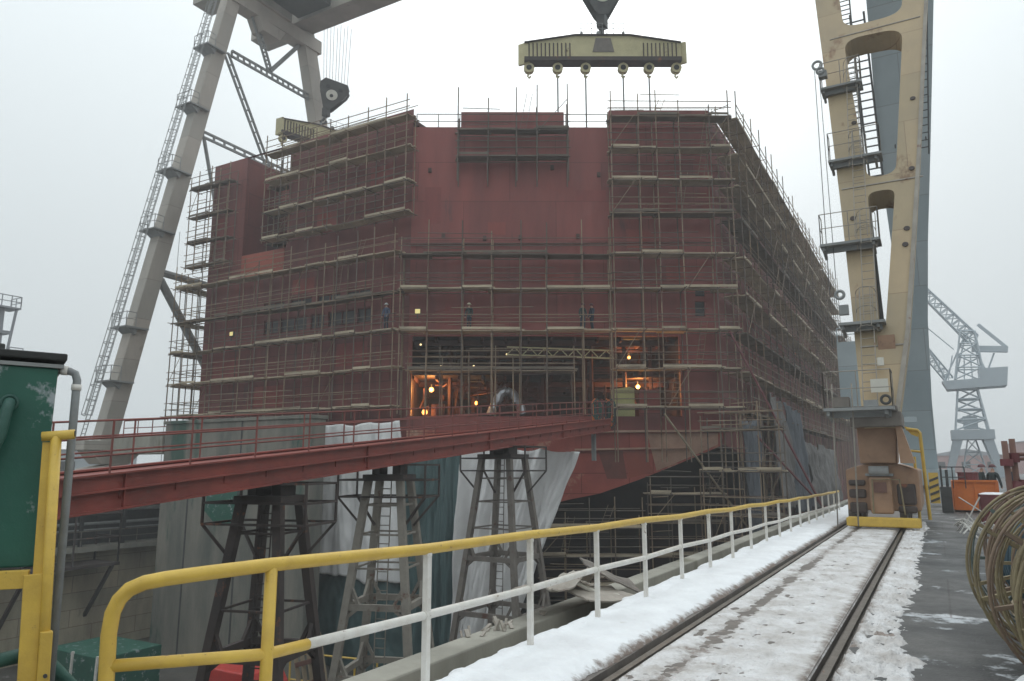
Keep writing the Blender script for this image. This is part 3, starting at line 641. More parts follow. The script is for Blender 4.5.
scaffold('quarter_scaffold', 'middle scaffold across the slanted stern quarter above the opening', tuple(q(-.4, 0)), QU, QN, 13.6, [10.4, 13.15, 15.5], 2.75, 5.0, 0, seed=21, top_extra=1.6, brace=False)
scaffold('quarter_scaffold', 'tall right hand scaffold on the stern quarter up to the top', tuple(q(13.5, 0)), QU, QN, 8.0, [5.45, 7.95, 10.45, 13.2, 15.55, 18.35, 20.65, 22.9, 25.2], 2.3, 2.0, 0, seed=22)
scaffold('lower_scaffold', 'light three tube scaffold before the lit left part of the stern opening', tuple(q(.2, 0)), QU, QN, 10.6, [7.85], 2.65, 4.9, 0, seed=23, inner=.25, outer=1.2, brace=False, rails=(.4, .8, 1.2), planks='plank_dark')
scaffold('hanging_scaffold', 'dark scaffold cage hanging on the raised middle bulwark of the quarter', tuple(q(3.2, 0)), QU, QN, 7.4, [22.45, 24.35], 2.45, 20.6, 0, seed=24, inner=.15, outer=1.15, planks='plank_dark', top_extra=2.6, pole='pole_dark')
scaffold('side_scaffold', 'very long scaffold running the whole starboard side of the ship', (XS, 49.4, 0), (0, 1, 0), (1, 0, 0), 62, [5.2, 7.8, 10.4, 13.0, 15.5, 18.2, 20.6, 22.9, 25.5], 2.05 / .82, -2, 0, seed=31, inner=.3, outer=1.7, pole='pole', planks='plank', top_extra=1.9, dens=1.1)
scaffold('side_scaffold', 'farther lower scaffold on the forward starboard side behind the crane', (XS, 112.5, 0), (0, 1, 0), (1, 0, 0), 30, [8, 11, 14, 17, 20], 3, 0, 0, seed=32, inner=.3, outer=1.7, brace=False)
scaffold('under_scaffold', 'tube scaffold in the dark space below the rising stern quarter', tuple(q(8.6, 0, .3)), QU, QN, 6.2, [-9, -7.2, -5.4, -3.6, -1.9], 2.1, DF, 0, seed=41, inner=.2, outer=1.5, planks='plank', top_extra=1.2)
scaffold('under_scaffold', 'taller tube scaffold below the stern quarter just left of the corner tower', tuple(q(15.4, 0, .3)), QU, QN, 4.4, [-7.6, -5.6, -3.6, -1.6, .1], 2.0, DF, 0, seed=43, inner=.2, outer=1.5, planks='plank', top_extra=1.0)
scaffold('under_scaffold', 'scaffold tower standing on the dock floor at the starboard corner', (-12.0, 45.6, 0), (1, 0, 0), (0, -1, 0), 4.4, [-6, -3.5, -1, 1.5, 3.9], 1.5, DF, 0, seed=42)
# loose timber stays leaning on the starboard corner
for (a, b, lb) in ((q(16.4, 5.0, 1.7), q(22.5, -4, 2.6), 'long pale timber stay sloping down from the stern opening right side'), (q(20.6, 10.2, 2.2), q(25.8, -1.5, 3.0), 'reddish pole leaning at the starboard corner scaffold'), (q(21.6, 4.0, 2.2), q(27.5, -2.6, 2.2), 'pole leaning between the grey tarpaulins on the starboard side')):
    m = MB(); m.tube(a, b, .07, 6); tag(m.build('leaning_pole', 'wood' if 'timber' in lb else 'maroon'), lb, 'pole', 'leaning poles')

# ------------------------------------------------------------------ tarpaulins
def tarp(label, corners, mat_, amp=.14, freq=6, seed=0, group='tarpaulins', thick=.03, nrm=(0, -1, 0), ragged=.3):
    a, b, c, d = [V(p) for p in corners]; nr = V(nrm); rnd = random.Random(seed); ph = rnd.uniform(0, 9)
    def fn(u, v):
        p = (a * (1 - u) + b * u) * (1 - v) + (d * (1 - u) + c * u) * v
        w = amp * (sin(u * freq * 2 * pi + ph + 1.2 * fbm(v * 1.5, ph)) * (.35 + .65 * v) + 1.4 * fbm(u * freq * .8 + ph, v * 2.2, seed) * .6) + (.30 * fbm(u * 9 + v * 1.2 + ph, v * 1.6 - u * 1.5, seed + 2) + .16 * fbm(u * 17 - v * 2 + ph, v * 3, seed + 5, 2)) * min(1, amp * 7)
        p = p + nr * w
        p.z += ragged * (v ** 4) * fbm(u * 5, seed + 3.3) - .25 * sin(pi * u) * (1 - v) * .8 * abs(sin(u * 3 * pi))
        return p
    m = MB(); m.grid(fn, 110, 70); o = m.build('tarpaulin', mat_, smooth=True)
    so_ = o.modifiers.new('thickness', 'SOLIDIFY'); so_.thickness = thick
    return tag(o, label, 'tarpaulin', group)
tarp('white tarpaulin behind the pale trestle hanging beside the concrete pier', [(-35.6, 36.0, 4.45), (-28.3, 36.2, 4.5), (-26.4, 36, -5.2), (-36.6, 36, -4.7)], 'tarp_w', .1, 5, 1)
tarp('dark green tarpaulin hanging below the white one behind the pale trestle', [(-36.2, 36.4, -3.9), (-24.6, 36.4, -4.9), (-24.2, 36.2, -10.3), (-36.5, 36.4, -10.3)], 'tarp_g', .12, 5, 2)
tarp('tall dark green tarpaulin between the two white tarpaulins', [(-27.6, 35.6, 2.7), (-22.6, 35.0, 3.2), (-22.4, 34.6, -8.8), (-27.2, 35.4, -10.2)], 'tarp_g', .16, 4, 3)
tarp('crumpled white tarpaulin behind the trestle nearest the stern quarter', [(-22.0, 33.7, 3.0), (-16.5, 36.7, 2.5), (-19.6, 34.6, -6.8), (-22.5, 33.2, -8.6)], 'tarp_w', .22, 3, 4, ragged=.8)
tarp('narrow blue grey tarpaulin hanging at the starboard corner of the scaffold', [(-9.9, 45.3, 4.4), (-9.6, 48.0, 4.6), (-9.4, 48.3, -5.4), (-9.7, 46.3, -5.4)], 'tarp_b', .12, 2, 5, nrm=(1, 0, 0))
for i, (y0, y1, z0, z1, mm, lb) in enumerate(((54.5, 60.5, 6.9, -1.2, 'tarp_k', 'large grey brown tarpaulin on the starboard scaffold nearest the corner'), (60.8, 68.5, 6.7, -1.8, 'tarp_b', 'grey blue tarpaulin second from the corner on the starboard scaffold'), (69.5, 78, 4.0, -2, 'tarp_k', 'lower grey tarpaulin third from the corner on the starboard scaffold'), (79, 92, 4.0, -2, 'tarp_k', 'farthest grey tarpaulin on the starboard scaffold beside the crane'))):
    tarp(lb, [(-10.0, y0, z0), (-10.0, y1, z0 - .4), (-9.6, y1 + 1, z1), (-9.7, y0 + 1.2, z1)], mm, .16, 3, 6 + i, nrm=(1, 0, 0))

# ------------------------------------------------------------------ gangway on trestles
G0, G1 = V((-14.8, 1.2, .42)), V((-18.0, 42.6, 4.2)); GD = (G1 - G0); GL = GD.length; GD.normalize(); GS = V((GD.y, -GD.x, 0)).normalized()
gw = thing('gangway', 'long red steel gangway rising from the dock head to the ship opening', 'gangway', tuple(G0))
def gp(t, side=0, dz=0): return G0 + GD * (GL * t) + GS * side + V((0, 0, dz))
for sd_ in (.85, -.85):
    m = MB()
    sg_ = 1 if sd_ > 0 else -1; m.bar(gp(0, sd_, .26), gp(1, sd_, .26), .02, .32); m.bar(gp(0, sd_ - .05 * sg_, -.1), gp(1, sd_ - .05 * sg_, -.1), .02, .42); m.bar(gp(0, sd_, .09), gp(1, sd_, .09), .24, .035); m.bar(gp(0, sd_, .42), gp(1, sd_, .42), .26, .04); m.bar(gp(0, sd_, -.30), gp(1, sd_, -.30), .26, .04); None
    for k in range(1, 30): m.bar(gp(k / 30, sd_ + .05, -.28), gp(k / 30, sd_ + .05, .40), .08, .015) if k % 6 == 0 else None
    m.build('girder', 'gang', gw)
m = MB(); m.bar(gp(0, 0, .34), gp(1, 0, .34), 1.6, .05)
for k in range(30): m.bar(gp(k / 30, -.84, .0), gp(k / 30, .84, .0), .1, .2)
m.build('walkway_deck', 'gang', gw)
for sd_ in (.95, -.95):
    m = MB(); n = 21
    for k in range(n + 1): m.tube(gp(k / n, sd_, .42), gp(k / n, sd_, 1.5), .024, 5)
    for h in (1.5, 1.15, .8): m.tube(gp(0, sd_, h), gp(1, sd_, h), .022, 5)
    m.build('handrail', 'gang_rail', gw)
m = MB(); m.bar(gp(.965, .2, -2.0), gp(.965, .2, -.3), .22); m.build('end_support', 'grey_steel', gw)

def trestle(ty, label, mat_, topw=.55, rot=0, rung=True, plat=True, leg=.24):
    tt = (ty - G0.y) / (G1.y - G0.y); c = gp(tt); zt = c.z - .34; c = V((c.x, c.y, DF))
    t = thing('trestle', label, 'trestle', tuple(c), 'trestles carrying the gangway')
    H_ = zt - .55 - DF; bw = topw + .119 * H_ * .95
    def pt(i, h): w = bw + (topw - bw) * h; sx, sy = [(-1, -1), (1, -1), (1, 1), (-1, 1)][i % 4]; return c + V((sx * w, sy * w, H_ * h))
    for i in range(4): m = MB(); m.bar(pt(i, 0), pt(i, 1), leg, leg); m.build('leg', mat_, t, bevel=.015)
    for h in (.17, .48, .66):
        m = MB()
        for i in range(4):
            m.bar(pt(i, h), pt(i + 1, h), .14, .2)
            for e, j in ((1, i), (-1, i + 1)):
                a = pt(j, h); b = pt(j, h + .06); e2 = pt(i + 1 if j == i else i, h); d = (e2 - a).normalized(); m.bar(a - V((0, 0, .35)), a + d * .45, .1); m.bar(b, a + d * .45, .1)
        m.build('cross_beam', mat_, t)
    for h in (.76, .85, .93):
        m = MB()
        for i in range(4): m.bar(pt(i, h), pt(i + 1, h), .06)
        m.build('tie_bar', mat_, t)
    z = DF + H_
    m = MB(); m.box(c.x - topw - .16, c.x + topw + .16, c.y - topw - .16, c.y + topw + .16, z, z + .18)
    for sx in (-1, 1): m.box(c.x + sx * .36 - .14, c.x + sx * .36 + .14, c.y - .4, c.y + .4, z + .18, zt)
    m.build('head', 'rust_dark', t, bevel=.02)
    m = MB(); m.ladder((c.x - .25, c.y - .1, DF + .3), (c.x - .1, c.y - .05, z), .36, (1, 0, 0), .022, .3); m.build('ladder', mat_, t)
    if plat:
        m = MB(); zz = z - .55; pw_ = topw + .95
        for a, b in (((-pw_, -topw - .3), (pw_, -topw - .3)), ((-pw_, topw + .3), (pw_, topw + .3)), ((-pw_, -topw - .3), (-pw_, topw + .3)), ((pw_, -topw - .3), (pw_, topw + .3))):
            for h in (0, .55, 1.05): m.bar((c.x + a[0], c.y + a[1], zz + h), (c.x + b[0], c.y + b[1], zz + h), .06)
        for sx in (-1, 1):
            for sy in (-1, 1):
                x, y = c.x + sx * pw_, c.y + sy * (topw + .3); m.bar((x, y, zz), (x, y, zz + 1.05), .06); m.bar((x, y, zz), (c.x + sx * (topw + .15), c.y + sy * topw, zz - 1.0), .07)
        m.build('platform_frame', 'rust_dark', t)
    t.rotation_euler.z = rot
    return t
trestle(14.7, 'dark rusty trestle left of the pale one under the gangway', 'rust_dark', rot=.28)
trestle(20.3, 'pale flaking trestle under the middle of the gangway', 'trestle_pale', rot=.34)
trestle(29.2, 'brown grey trestle before the crumpled white tarpaulin', 'trestle_mid', topw=.7)

# things on the dock floor
gc = thing('floor_container', 'dark green flat container with white end posts on the dock floor', 'container', (-40, 27, DF))
MB().box(-43.5, -38.6, 24.8, 28.4, DF + .1, -8.1).build('body', 'tank_green', gc, bevel=.03)
for x in (-43.3, -41.0, -38.8): MB().bar((x, 24.76, DF), (x + .1, 24.76, -8.0), .12).build('post', 'white_paint', gc)
rm = thing('floor_machine', 'red painted machine hood standing behind the dark trestle', 'machine', (-26.5, 23.4, DF))
MB().prism([(-28.6, 22.8, DF + 2.3), (-24.9, 22.8, DF + 2.3), (-24.9, 22.8, DF + 3.2), (-25.3, 22.8, DF + 3.75), (-28.2, 22.8, DF + 3.75), (-28.6, 22.8, DF + 3.3)], (0, 1.8, 0)).build('hood', 'red_m', rm, bevel=.06)
m = MB().box(-28.3, -25.2, 23.0, 24.4, DF + .4, DF + 2.3)
for x in (-28.1, -25.4):
    for y in (23.0, 24.4): m.tube((x, y - .12, DF + .4), (x, y + .12, DF + .4), .4, 14)
m.build('chassis', 'dark_steel', rm)
m = MB(); rnd = random.Random(9)
for k in range(26):
    x, y = rnd.uniform(-30, -22), rnd.uniform(27, 33); a = rnd.uniform(0, pi); l_ = rnd.uniform(.8, 2.4); m.bar((x, y, DF + rnd.uniform(.1, 1.4)), (x + l_ * cos(a), y + l_ * sin(a), DF + rnd.uniform(.1, 1.9)), .12, .06)
o = m.build('scrap_timber', 'wood'); tag(o, 'heap of loose timber and scrap on the dock floor behind the trestles', 'scrap', kind='stuff')
m = MB(); m.railing([(-28.5, 28.2, DF + .6), (-22.5, 29.2, DF + .6)], 2.6, .05, step=1.2); tag(m.build('floor_railing', 'yellow'), 'yellow pipe railing low in the dock between trestles', 'railing')
cr = thing('wooden_crate', 'slatted brown crate propped at an angle beside the dark trestle', 'crate', (-25.6, 26.4, DF + 2.2))
m = MB(); ca = V((-26.0, 26.4, DF + 2.2)); cu = V((.8, .3, .25)).normalized(); cv = V((-.35, .1, .95)).normalized()
for k in range(5): m.bar(ca + cu * .32 * k, ca + cu * .32 * k + cv * 2.2, .2, .05)
m.build('slat', 'wood', cr)
m = MB()
for k in range(3): m.bar(ca + cv * (.2 + .9 * k) - V((0, .08, 0)), ca + cv * (.2 + .9 * k) + cu * 1.3 - V((0, .08, 0)), .08, .2)
m.build('frame', 'rust_pipe', cr)

# ------------------------------------------------------------------ edge railing
rl = thing('dock_railing', 'yellow topped white post railing along the snowy dock edge', 'railing', (-3.33, 3.2, 0))
def rtop(y): return 1.135 - .021 * (y - 3) + .0003 * (y - 3) ** 2
ys = [3.22, 4.66] + [6.28 + 1.565 * k for k in range(17)]
for i, y in enumerate(ys):
    m = MB(); x = -3.36 if i else -3.44
    if i == 0: m.tube((x, y, -.05), (x, y, rtop(y)), .036, 10); m.build('post', 'yellow', rl, smooth=True)
    else: m.bar((x, y, -.03), (x, y, rtop(y) - .02), .05, .05); m.build('post', 'white_paint', rl, bevel=.006)
m = MB()
for i, y in enumerate(ys):
    x = -3.36 if i else -3.44; zt = rtop(y) - .035; zm = .64 - .0125 * (y - 3)
    if i == 0: continue
    m.tube((x, y, zt - .018), (x, y, zt + .004), .036, 10)
    m.path([(x, y - .035, zm + .012 * sin(y * 1.9)), (x, y + .035, zm + .012 * sin(y * 1.9))], .037, 10)
    if i: m.box(x - .05, x + .05, y - .05, y + .05, -.02, .012)
m.build('weld_collar', 'white_paint', rl)['kind'] = 'stuff'
top = [(-3.90, 2.56, .0), (-3.91, 2.56, .6), (-3.915, 2.555, .82), (-3.905, 2.56, .93), (-3.88, 2.575, 1.0), (-3.84, 2.60, 1.05), (-3.77, 2.64, 1.085), (-3.68, 2.70, 1.105), (-3.58, 2.88, 1.12)] + [(-3.44 if y < 4 else -3.36, y, rtop(y) + .012 * sin(y * 2.1)) for y in ys]
m = MB(); m.path(top, .040, 12); m.build('top_rail', 'yellow', rl, smooth=True)
mid = [(-3.36 if y > 4 else -3.44, y, .64 - .0125 * (y - 3) + .012 * sin(y * 1.9)) for y in ys]
m = MB(); m.path([(-3.9, 2.57, .66), (-3.44, 3.22, .64), (-3.42, 3.52, .638)], .033, 10); m.build('mid_rail', 'yellow', rl, smooth=True)
m = MB(); m.path([(-3.42, 3.521, .638)] + mid[1:], .031, 10); m.build('mid_rail', 'white_paint', rl, smooth=True)

# ------------------------------------------------------------------ green tank and its yellow frame (left foreground)
tk = thing('green_tank', 'dark green peeling steel cabinet with black roof at the left edge', 'cabinet', (-6.0, 2.4, 0))
U1 = V((.62, .785, 0)); U2 = V((-.9, .436, 0)); T0 = V((-5.12, 2.86, 0))        # right front corner
def tq(a, b, z): return T0 - U1 * a + U2 * b + V((0, 0, z))
m = MB(); m.prism([tq(.04, 0, 2.36), tq(1.7, 0, 2.42), tq(1.7, 0, 1.06), tq(.06, 0, 1.06), tq(.05, 0, 1.3)], U2 * 1.0); m.build('body', 'tank_green', tk, bevel=.012)
m = MB(); m.prism([tq(-.005, -.03, 2.41), tq(1.8, -.03, 2.48), tq(1.8, -.03, 2.53), tq(-.005, -.03, 2.46)], U2 * 1.15); m.build('roof', 'roof_dark', tk, bevel=.01)
m = MB(); m.prism([tq(.01, -.02, 2.36), tq(1.75, -.02, 2.42), tq(1.75, -.02, 2.445), tq(.01, -.02, 2.385)], U2 * 1.06); m.build('roof_flashing', 'grey_steel', tk)
m = MB(); m.prism([tq(.36, .02, 2.47), tq(.42, .02, 2.475), tq(.42, .02, 2.52), tq(.36, .02, 2.515)], U2 * .06); m.build('vent_box', 'dark_steel', tk, bevel=.01)
m = MB(); m.path([tq(.30, .0, 2.12), tq(.30, -.06, 2.12), tq(.31, -.075, 2.07), tq(.33, -.075, 1.9), tq(.46, -.07, 1.55), tq(.5, -.07, 1.2)], .035, 10); m.ring(tq(.30, -.01, 2.12), U2, .045, .012, 16); m.build('drain_pipe', 'pipe_green', tk, smooth=True)
fr = thing('yellow_frame', 'yellow steel post and rail frame carrying the green cabinet', 'frame', (-5.05, 2.9, 0))
m = MB(); m.tube(tq(.10, -.12, 1.895), tq(-.085, -.12, 1.915), .032, 14); m.build('pipe_stub', 'yellow', fr, smooth=True)
m = MB(); m.tube(tq(-.062, -.125, 1.918), tq(-.089, -.122, 1.9165), .020, 12); m.build('pipe_bore_shade', 'black', fr)  # black disc paints the shade inside the open pipe end
m = MB(); m.tube(tq(-.05, -.12, 0), tq(.02, -.12, 1.90), .033, 14); m.build('post', 'yellow', fr, smooth=True)
m = MB(); m.bar(tq(.01, -.10, 0), tq(.06, -.10, 1.86), .03, .06, up=tuple(U1)); m.build('flat_bar', 'yellow', fr)
m = MB(); m.bar(tq(1.8, -.11, 1.0), tq(.09, -.11, 1.0), .06, .11); m.build('cross_rail', 'yellow', fr, bevel=.004)
m = MB(); m.bar(tq(.02, -.13, 0), tq(.06, -.13, 1.03), .12, .03, up=tuple(U2)); m.build('leg', 'yellow', fr, bevel=.004)
m = MB(); m.prism([tq(-.01, -.17, .3), tq(-.08, -.17, .3), tq(-.07, -.17, .68), tq(.0, -.17, .68)], U2 * .06); m.build('clamp_plate', 'yellow', fr, bevel=.006)
m = MB()
for z in (.36, .42): m.tube(tq(-.05, -.19, z), tq(-.05, -.165, z), .012, 8)
m.build('bolt', 'dark_steel', fr)
gp_ = thing('vent_pipe', 'grey bent vent pipe rising beside the green cabinet', 'pipe', tuple(tq(-.12, .1, 0)))
m = MB(); m.path([tq(.03, .05, 2.355), tq(-.03, .05, 2.35), tq(-.065, .05, 2.335), tq(-.08, .05, 2.29), tq(-.08, .05, 2.2), tq(-.10, .05, .0)], .026, 12); m.build('tube', 'pipe_grey', gp_, smooth=True)
m = MB(); m.tube(tq(.02, .05, 2.355), tq(-.02, .05, 2.353), .032, 12); m.tube(tq(-.08, .05, 2.26), tq(-.08, .05, 2.22), .031, 12); m.build('coupling', 'white_paint', gp_, smooth=True)
m = MB(); m.path([tq(.9, -.1, .50), tq(.3, -.1, .50), tq(.1, -.02, .52), tq(-.05, .2, .46), tq(-.7, .5, -.3), tq(-1.2, .8, -1.0)], .045, 12)
o = m.build('drain_hose', 'pipe_green', smooth=True); tag(o, 'thick dark green pipe running down under the yellow frame', 'pipe')
m = MB(); m.box(-9.5, -6.4, 1.2, 2.15, .0, .7); m.box(-8.9, -6.6, 1.4, 2.0, .7, .95); tag(m.build('pump_housing', 'rust_dark', bevel=.04), 'dark rusty pump housing under the green cabinet', 'pump')

# ------------------------------------------------------------------ gantry crane
gc = thing('gantry_crane', 'giant gantry crane with cream yellow near leg and beige far leg straddling the dock', 'crane', (-1.6, 23, 0))
LU = V((0, .4472, .8944)); LN = V((0, -.8944, .4472)); LP = V((0, 23, 3.3))
def lp(x, z, n_=0.0): return LP + V((x, 0, 0)) + LU * ((z - 3.3) / .8944) + LN * n_
def plate_with_holes(outer, holes, thick, place):
    cu = bpy.data.curves.new('tmp', 'CURVE'); cu.dimensions = '2D'; cu.fill_mode = 'BOTH'; cu.extrude = thick / 2
    for pl in [outer] + holes:
        sp = cu.splines.new('POLY'); sp.points.add(len(pl) - 1); sp.use_cyclic_u = True
        for p_, (x, y) in zip(sp.points, pl): p_.co = (x, y, 0, 1)
    ob = bpy.data.objects.new('tmp', cu); COL.objects.link(ob); dg = bpy.context.evaluated_depsgraph_get(); dg.update()
    me = bpy.data.meshes.new_from_object(ob.evaluated_get(dg))
    mb = MB(); mb.add([place(v.co.x, v.co.y, v.co.z) for v in me.vertices], [tuple(p_.vertices) for p_ in me.polygons])
    bpy.data.objects.remove(ob); bpy.data.curves.remove(cu); bpy.data.meshes.remove(me)
    return mb
def rounded(pl, r_, n=5):
    out = []; k = len(pl)
    for i in range(k):
        p = V((*pl[i], 0)); a = V((*pl[i - 1], 0)) - p; b = V((*pl[(i + 1) % k], 0)) - p
        rr = min(r_, a.length * .45, b.length * .45); A = p + a.normalized() * rr; Bp = p + b.normalized() * rr
        for j in range(n + 1): t = j / n; c = A * (1 - t) ** 2 + p * 2 * t * (1 - t) + Bp * t * t; out.append((c.x, c.y))
    return out
def tz(z): return (z - 3.3) / .8944
outer = [(-5.0, tz(46)), (-2.96, tz(22)), (-2.48, tz(15.7)), (-2.09, tz(10.1)), (-1.89, tz(6.8)), (-1.69, tz(3.0)), (-.85, tz(3.0)), (-.40, tz(5.64)), (-.08, tz(8.37)), (.37, tz(12.35)), (1.17, tz(20)), (3.9, tz(46))]
h1 = rounded([(-1.85, tz(19.6)), (.30, tz(19.6)), (.8, tz(28)), (-2.4, tz(28))], .7)
h2 = rounded([(-1.88, tz(18.9)), (.27, tz(18.75)), (-.38, tz(11.55)), (-1.25, tz(11.5))], .75)
h3 = rounded([(-1.28, tz(10.9)), (-.44, tz(10.9)), (-.96, tz(5.95)), (-1.14, tz(5.95))], .34)
plate_with_holes(outer, [h1, h2, h3], .9, lambda x, y, z: LP + V((x, 0, 0)) + LU * y + LN * (z - .45)).build('near_leg', 'crane_y', gc)
m = MB()
for pl in (outer[6:],):
    for a, b in zip(pl[:-1], pl[1:]): m.bar(LP + V((a[0], 0, 0)) + LU * a[1] + LN * .02, LP + V((b[0], 0, 0)) + LU * b[1] + LN * .02, .12, .05, up=tuple(LN))
m.build('edge_flange', 'trestle_pale', gc)
for x, z in ((.35, 14.8), (-.2, 9.2), (-.28, 8.6), (.1, 11.6), (-1.6, 14.2), (-1.75, 9.9)):
    c_ = lp(x, z, .01); MB().tube(c_, c_ + LN * .03, .09, 10).build('bolt_head', 'rust_dark', gc)
for x0, x1, z in ((-2.2, .5, 11.2), (-1.8, -.3, 5.2), (-2.5, 1.0, 19.1)): MB().bar(lp(x0 + .12, z, .012), lp(x1 - .1, z, .012), .05, .03, up=tuple(LN)).build('weld_seam', 'trestle_pale', gc)
# back leg
def bkp(x, z, n_=0): return V((x, 70 - .5 * (z - 3.3), z)) + V((0, .894, .447)) * n_
m = MB(); m.prism([bkp(-2.5, 1.4), bkp(.10, 1.4), bkp(.10, 7), bkp(.35, 13), bkp(.85, 18.6), bkp(1.52, 24.5), bkp(2.5, 33.6), bkp(3.9, 46), bkp(-1.5, 46), bkp(-1.64, 33.4), bkp(-1.83, 24), bkp(-1.6, 18), bkp(-2.0, 10)], V((0, .894, .447)) * 1.6)
m.build('rear_leg', 'crane_b', gc)
m = MB(); m.ladder(bkp(-2.15, 23, -.3), bkp(-2.3, 34, -.3), .9, (1, 0, 0), .08, .55); m.ladder(bkp(1.0, 24.5, -2.3), bkp(1.7, 34, -2.3), .7, (1, 0, 0), .05, .5); m.railing([bkp(-1.7, 25, -.1), bkp(1.3, 25.2, -.1)], 1.1, .05); m.build('rear_ladder', 'dark_steel', gc)
m = MB().box(-5.95, -4.45, 61.5, 63.5, 5.4, 11.2).box(-5.0, -1.0, 62.8, 63.2, 5.0, 5.4); m.railing([(-5.9, 61.6, 11.2), (-4.5, 61.6, 11.2)], 1.1, .04); m.build('machinery_house', 'crane_b', gc)
m = MB().box(-3.6, 1.2, 67, 74, .3, 1.5)
for y in (68, 70.5, 73): m.tube((-2.8, y, .4), (-.6, y, .4), .4, 12)
m.build('rear_bogie', 'crane_b', gc)
m = MB().box(-.36, .02, 38.8, 38.9, .1, 1.45); m.build('buffer_frame', 'yellow', gc)
m = MB()
for k in range(4): z = .12 + .30 * k; m.prism([(-.35, 38.78, z), (.01, 38.78, z + .16), (.01, 38.78, z + .27), (-.35, 38.78, z + .11)], (0, .015, 0))
m.build('hazard_stripe', 'dark_steel', gc)
# girders high above
MB().box(-60, 8, 49.4, 51.8, 46.6, 50).build('main_girder', 'crane_g', gc); MB().box(-60, 8, 42.2, 44.4, 46.6, 50).build('main_girder', 'crane_g', gc)
MB().box(-21, -16.6, 44.5, 49.3, 46.9, 48.2).build('trolley', 'dark_steel', gc); MB().box(-53, -48.6, 44.5, 49.3, 46.9, 48.2).build('trolley', 'dark_steel', gc)
_before = set(gc.children)
# bogie of the near leg
m = MB().box(-2.40, -.64, 21.4, 21.6, .08, .34); m.box(-2.44, -.60, 21.37, 21.40, .10, .32); m.build('track_guard', 'yellow', gc, bevel=.02)
m = MB(); ar = [(-2.42, .5)] + [(-2.42 + 1.84 * t, 1.62 + .22 * sin(pi * t)) for t in [i / 10 for i in range(11)]] + [(-.58, .5)]
m.prism([(x, 21.9, z) for x, z in ar], (0, 5.0, 0)); m.build('bogie_housing', 'crane_o', gc, bevel=.04)
m = MB().box(-1.82, -1.25, 21.66, 21.9, .42, 1.42); m.build('gearbox', 'crane_o', gc, bevel=.05)
m = MB().box(-1.70, -1.38, 21.63, 21.66, 1.0, 1.28); m.build('gearbox_plate', 'rust_pipe', gc)
for x0, x1, z0, z1 in ((-2.36, -1.92, .42, .72), (-2.36, -1.92, .84, 1.08), (-2.36, -1.92, 1.18, 1.34), (-1.14, -.68, .45, .64), (-1.14, -.68, .68, 1.24)): MB().box(x0, x1, 21.80, 21.92, z0, z1).build('wheel_opening', 'rust_dark', gc, bevel=.05)  # solid dark boxes paint the shade of the wheel openings
m = MB().tube((-1.8, 21.72, 1.60), (-1.3, 21.72, 1.60), .13, 14).box(-1.9, -1.2, 21.70, 21.9, 1.45, 1.52); m.build('drive_motor', 'grey_steel', gc)
for x in (-2.28, -.97):
    for y in (22.4, 24.2, 26.0): m = MB(); m.tube((x - .09, y, .40), (x + .09, y, .40), .39, 24); m.build('wheel', 'rail_steel', gc)
for o in set(gc.children) - _before: o.location = (.13 if not o.name.startswith('wheel') or 'opening' in o.name else .06, 1.6, 0)
m = MB().prism([(-1.88, 23.3, 1.8), (-.95, 23.3, 1.8), (-.88, 23.3, 2.85), (-1.9, 23.3, 2.85)], (0, 1.4, 0)).build('equalizer', 'crane_o', gc, bevel=.05)
m = MB().box(-2.0, -.72, 22.7, 24.7, 2.80, 3.20).box(-1.95, -.8, 22.6, 24.6, 3.20, 3.36); m.build('leg_foot', 'trestle_mid', gc, bevel=.03)
m = MB().prism([(-.85, 22.9, 1.8), (-.5, 22.9, 1.8), (-.78, 22.9, 2.9), (-.9, 22.9, 2.9)], (0, .8, 0)).build('tie_arm', 'crane_o', gc)
m = MB().box(-.74, -.66, 23.0, 26, .4, 2.5); 
m = MB(); m.path([(-.72, 25.8, 2.85), (-.42, 25.8, 2.80), (-.36, 25.8, 2.72), (-.30, 25.8, .15)], .05, 8); m.tube((-.75, 25.8, 2.2), (-.35, 25.8, 2.15), .035, 8); m.prism([(-.8, 25.8, 2.95), (-.4, 25.8, 2.8), (-.42, 25.8, 2.6), (-.6, 25.8, 2.68)], (0, .05, 0)); m.path([(-.55, 25, 2.0), (-.55, 25, .2)], .04, 8)
m.build('guard_frame', 'yellow', gc)
m = MB(); m.path([(-2.50, 22.6, .02), (-2.36, 22.3, 3.98)], .018, 8); m.path([(-1.98, 22.6, .12), (-1.86, 22.3, 3.98)], .022, 8); m.build('white_pole', 'trestle_pale', gc, smooth=True)
m = MB(); m.path([(-1.62, 23.2, .42), (-1.6, 23.2, 1.36), (-.92, 23.2, 1.36), (-.85, 23.2, .42)], .025, 6); m.build('front_guard', 'reel_y', gc)
# platforms up the leg, with railings, ladders
def leg_platform(x0, x1, z, dpt, railing=True, mech=None):
    m = MB(); y0 = lp(0, z).y - dpt; m.box(x0, x1, y0, y0 + dpt + .35, z - .08, z); m.bar((x0 + .1, y0 + .1, z - .14), (x0 + .1, y0 + dpt + .2, z - .3), .08, .12); m.bar((x1 - .2, y0 + .1, z - .14), (x1 - .2, y0 + dpt + .2, z - .3), .08, .12); m.bar((x0 + .1, y0 + dpt * .6, z - .16), (x1 - .1, y0 + dpt * .6, z - .16), .12, .16); pl_ = m.build('leg_platform', 'grey_steel', gc)
    if railing:
        m = MB(); m.railing([(x0 + .03, y0 + dpt, z), (x0 + .03, y0 + .03, z), (x1 - .03, y0 + .03, z), (x1 - .03, y0 + dpt, z)], 1.0, .016, step=.8); m.build('platform_railing', 'trestle_pale', pl_)
leg_platform(-2.6, -.85, 3.30, .9)
leg_platform(-2.2, -.95, 5.95, .6, False)
leg_platform(-2.72, -.95, 8.85, .6)
leg_platform(-2.45, -.75, 12.4, .5)
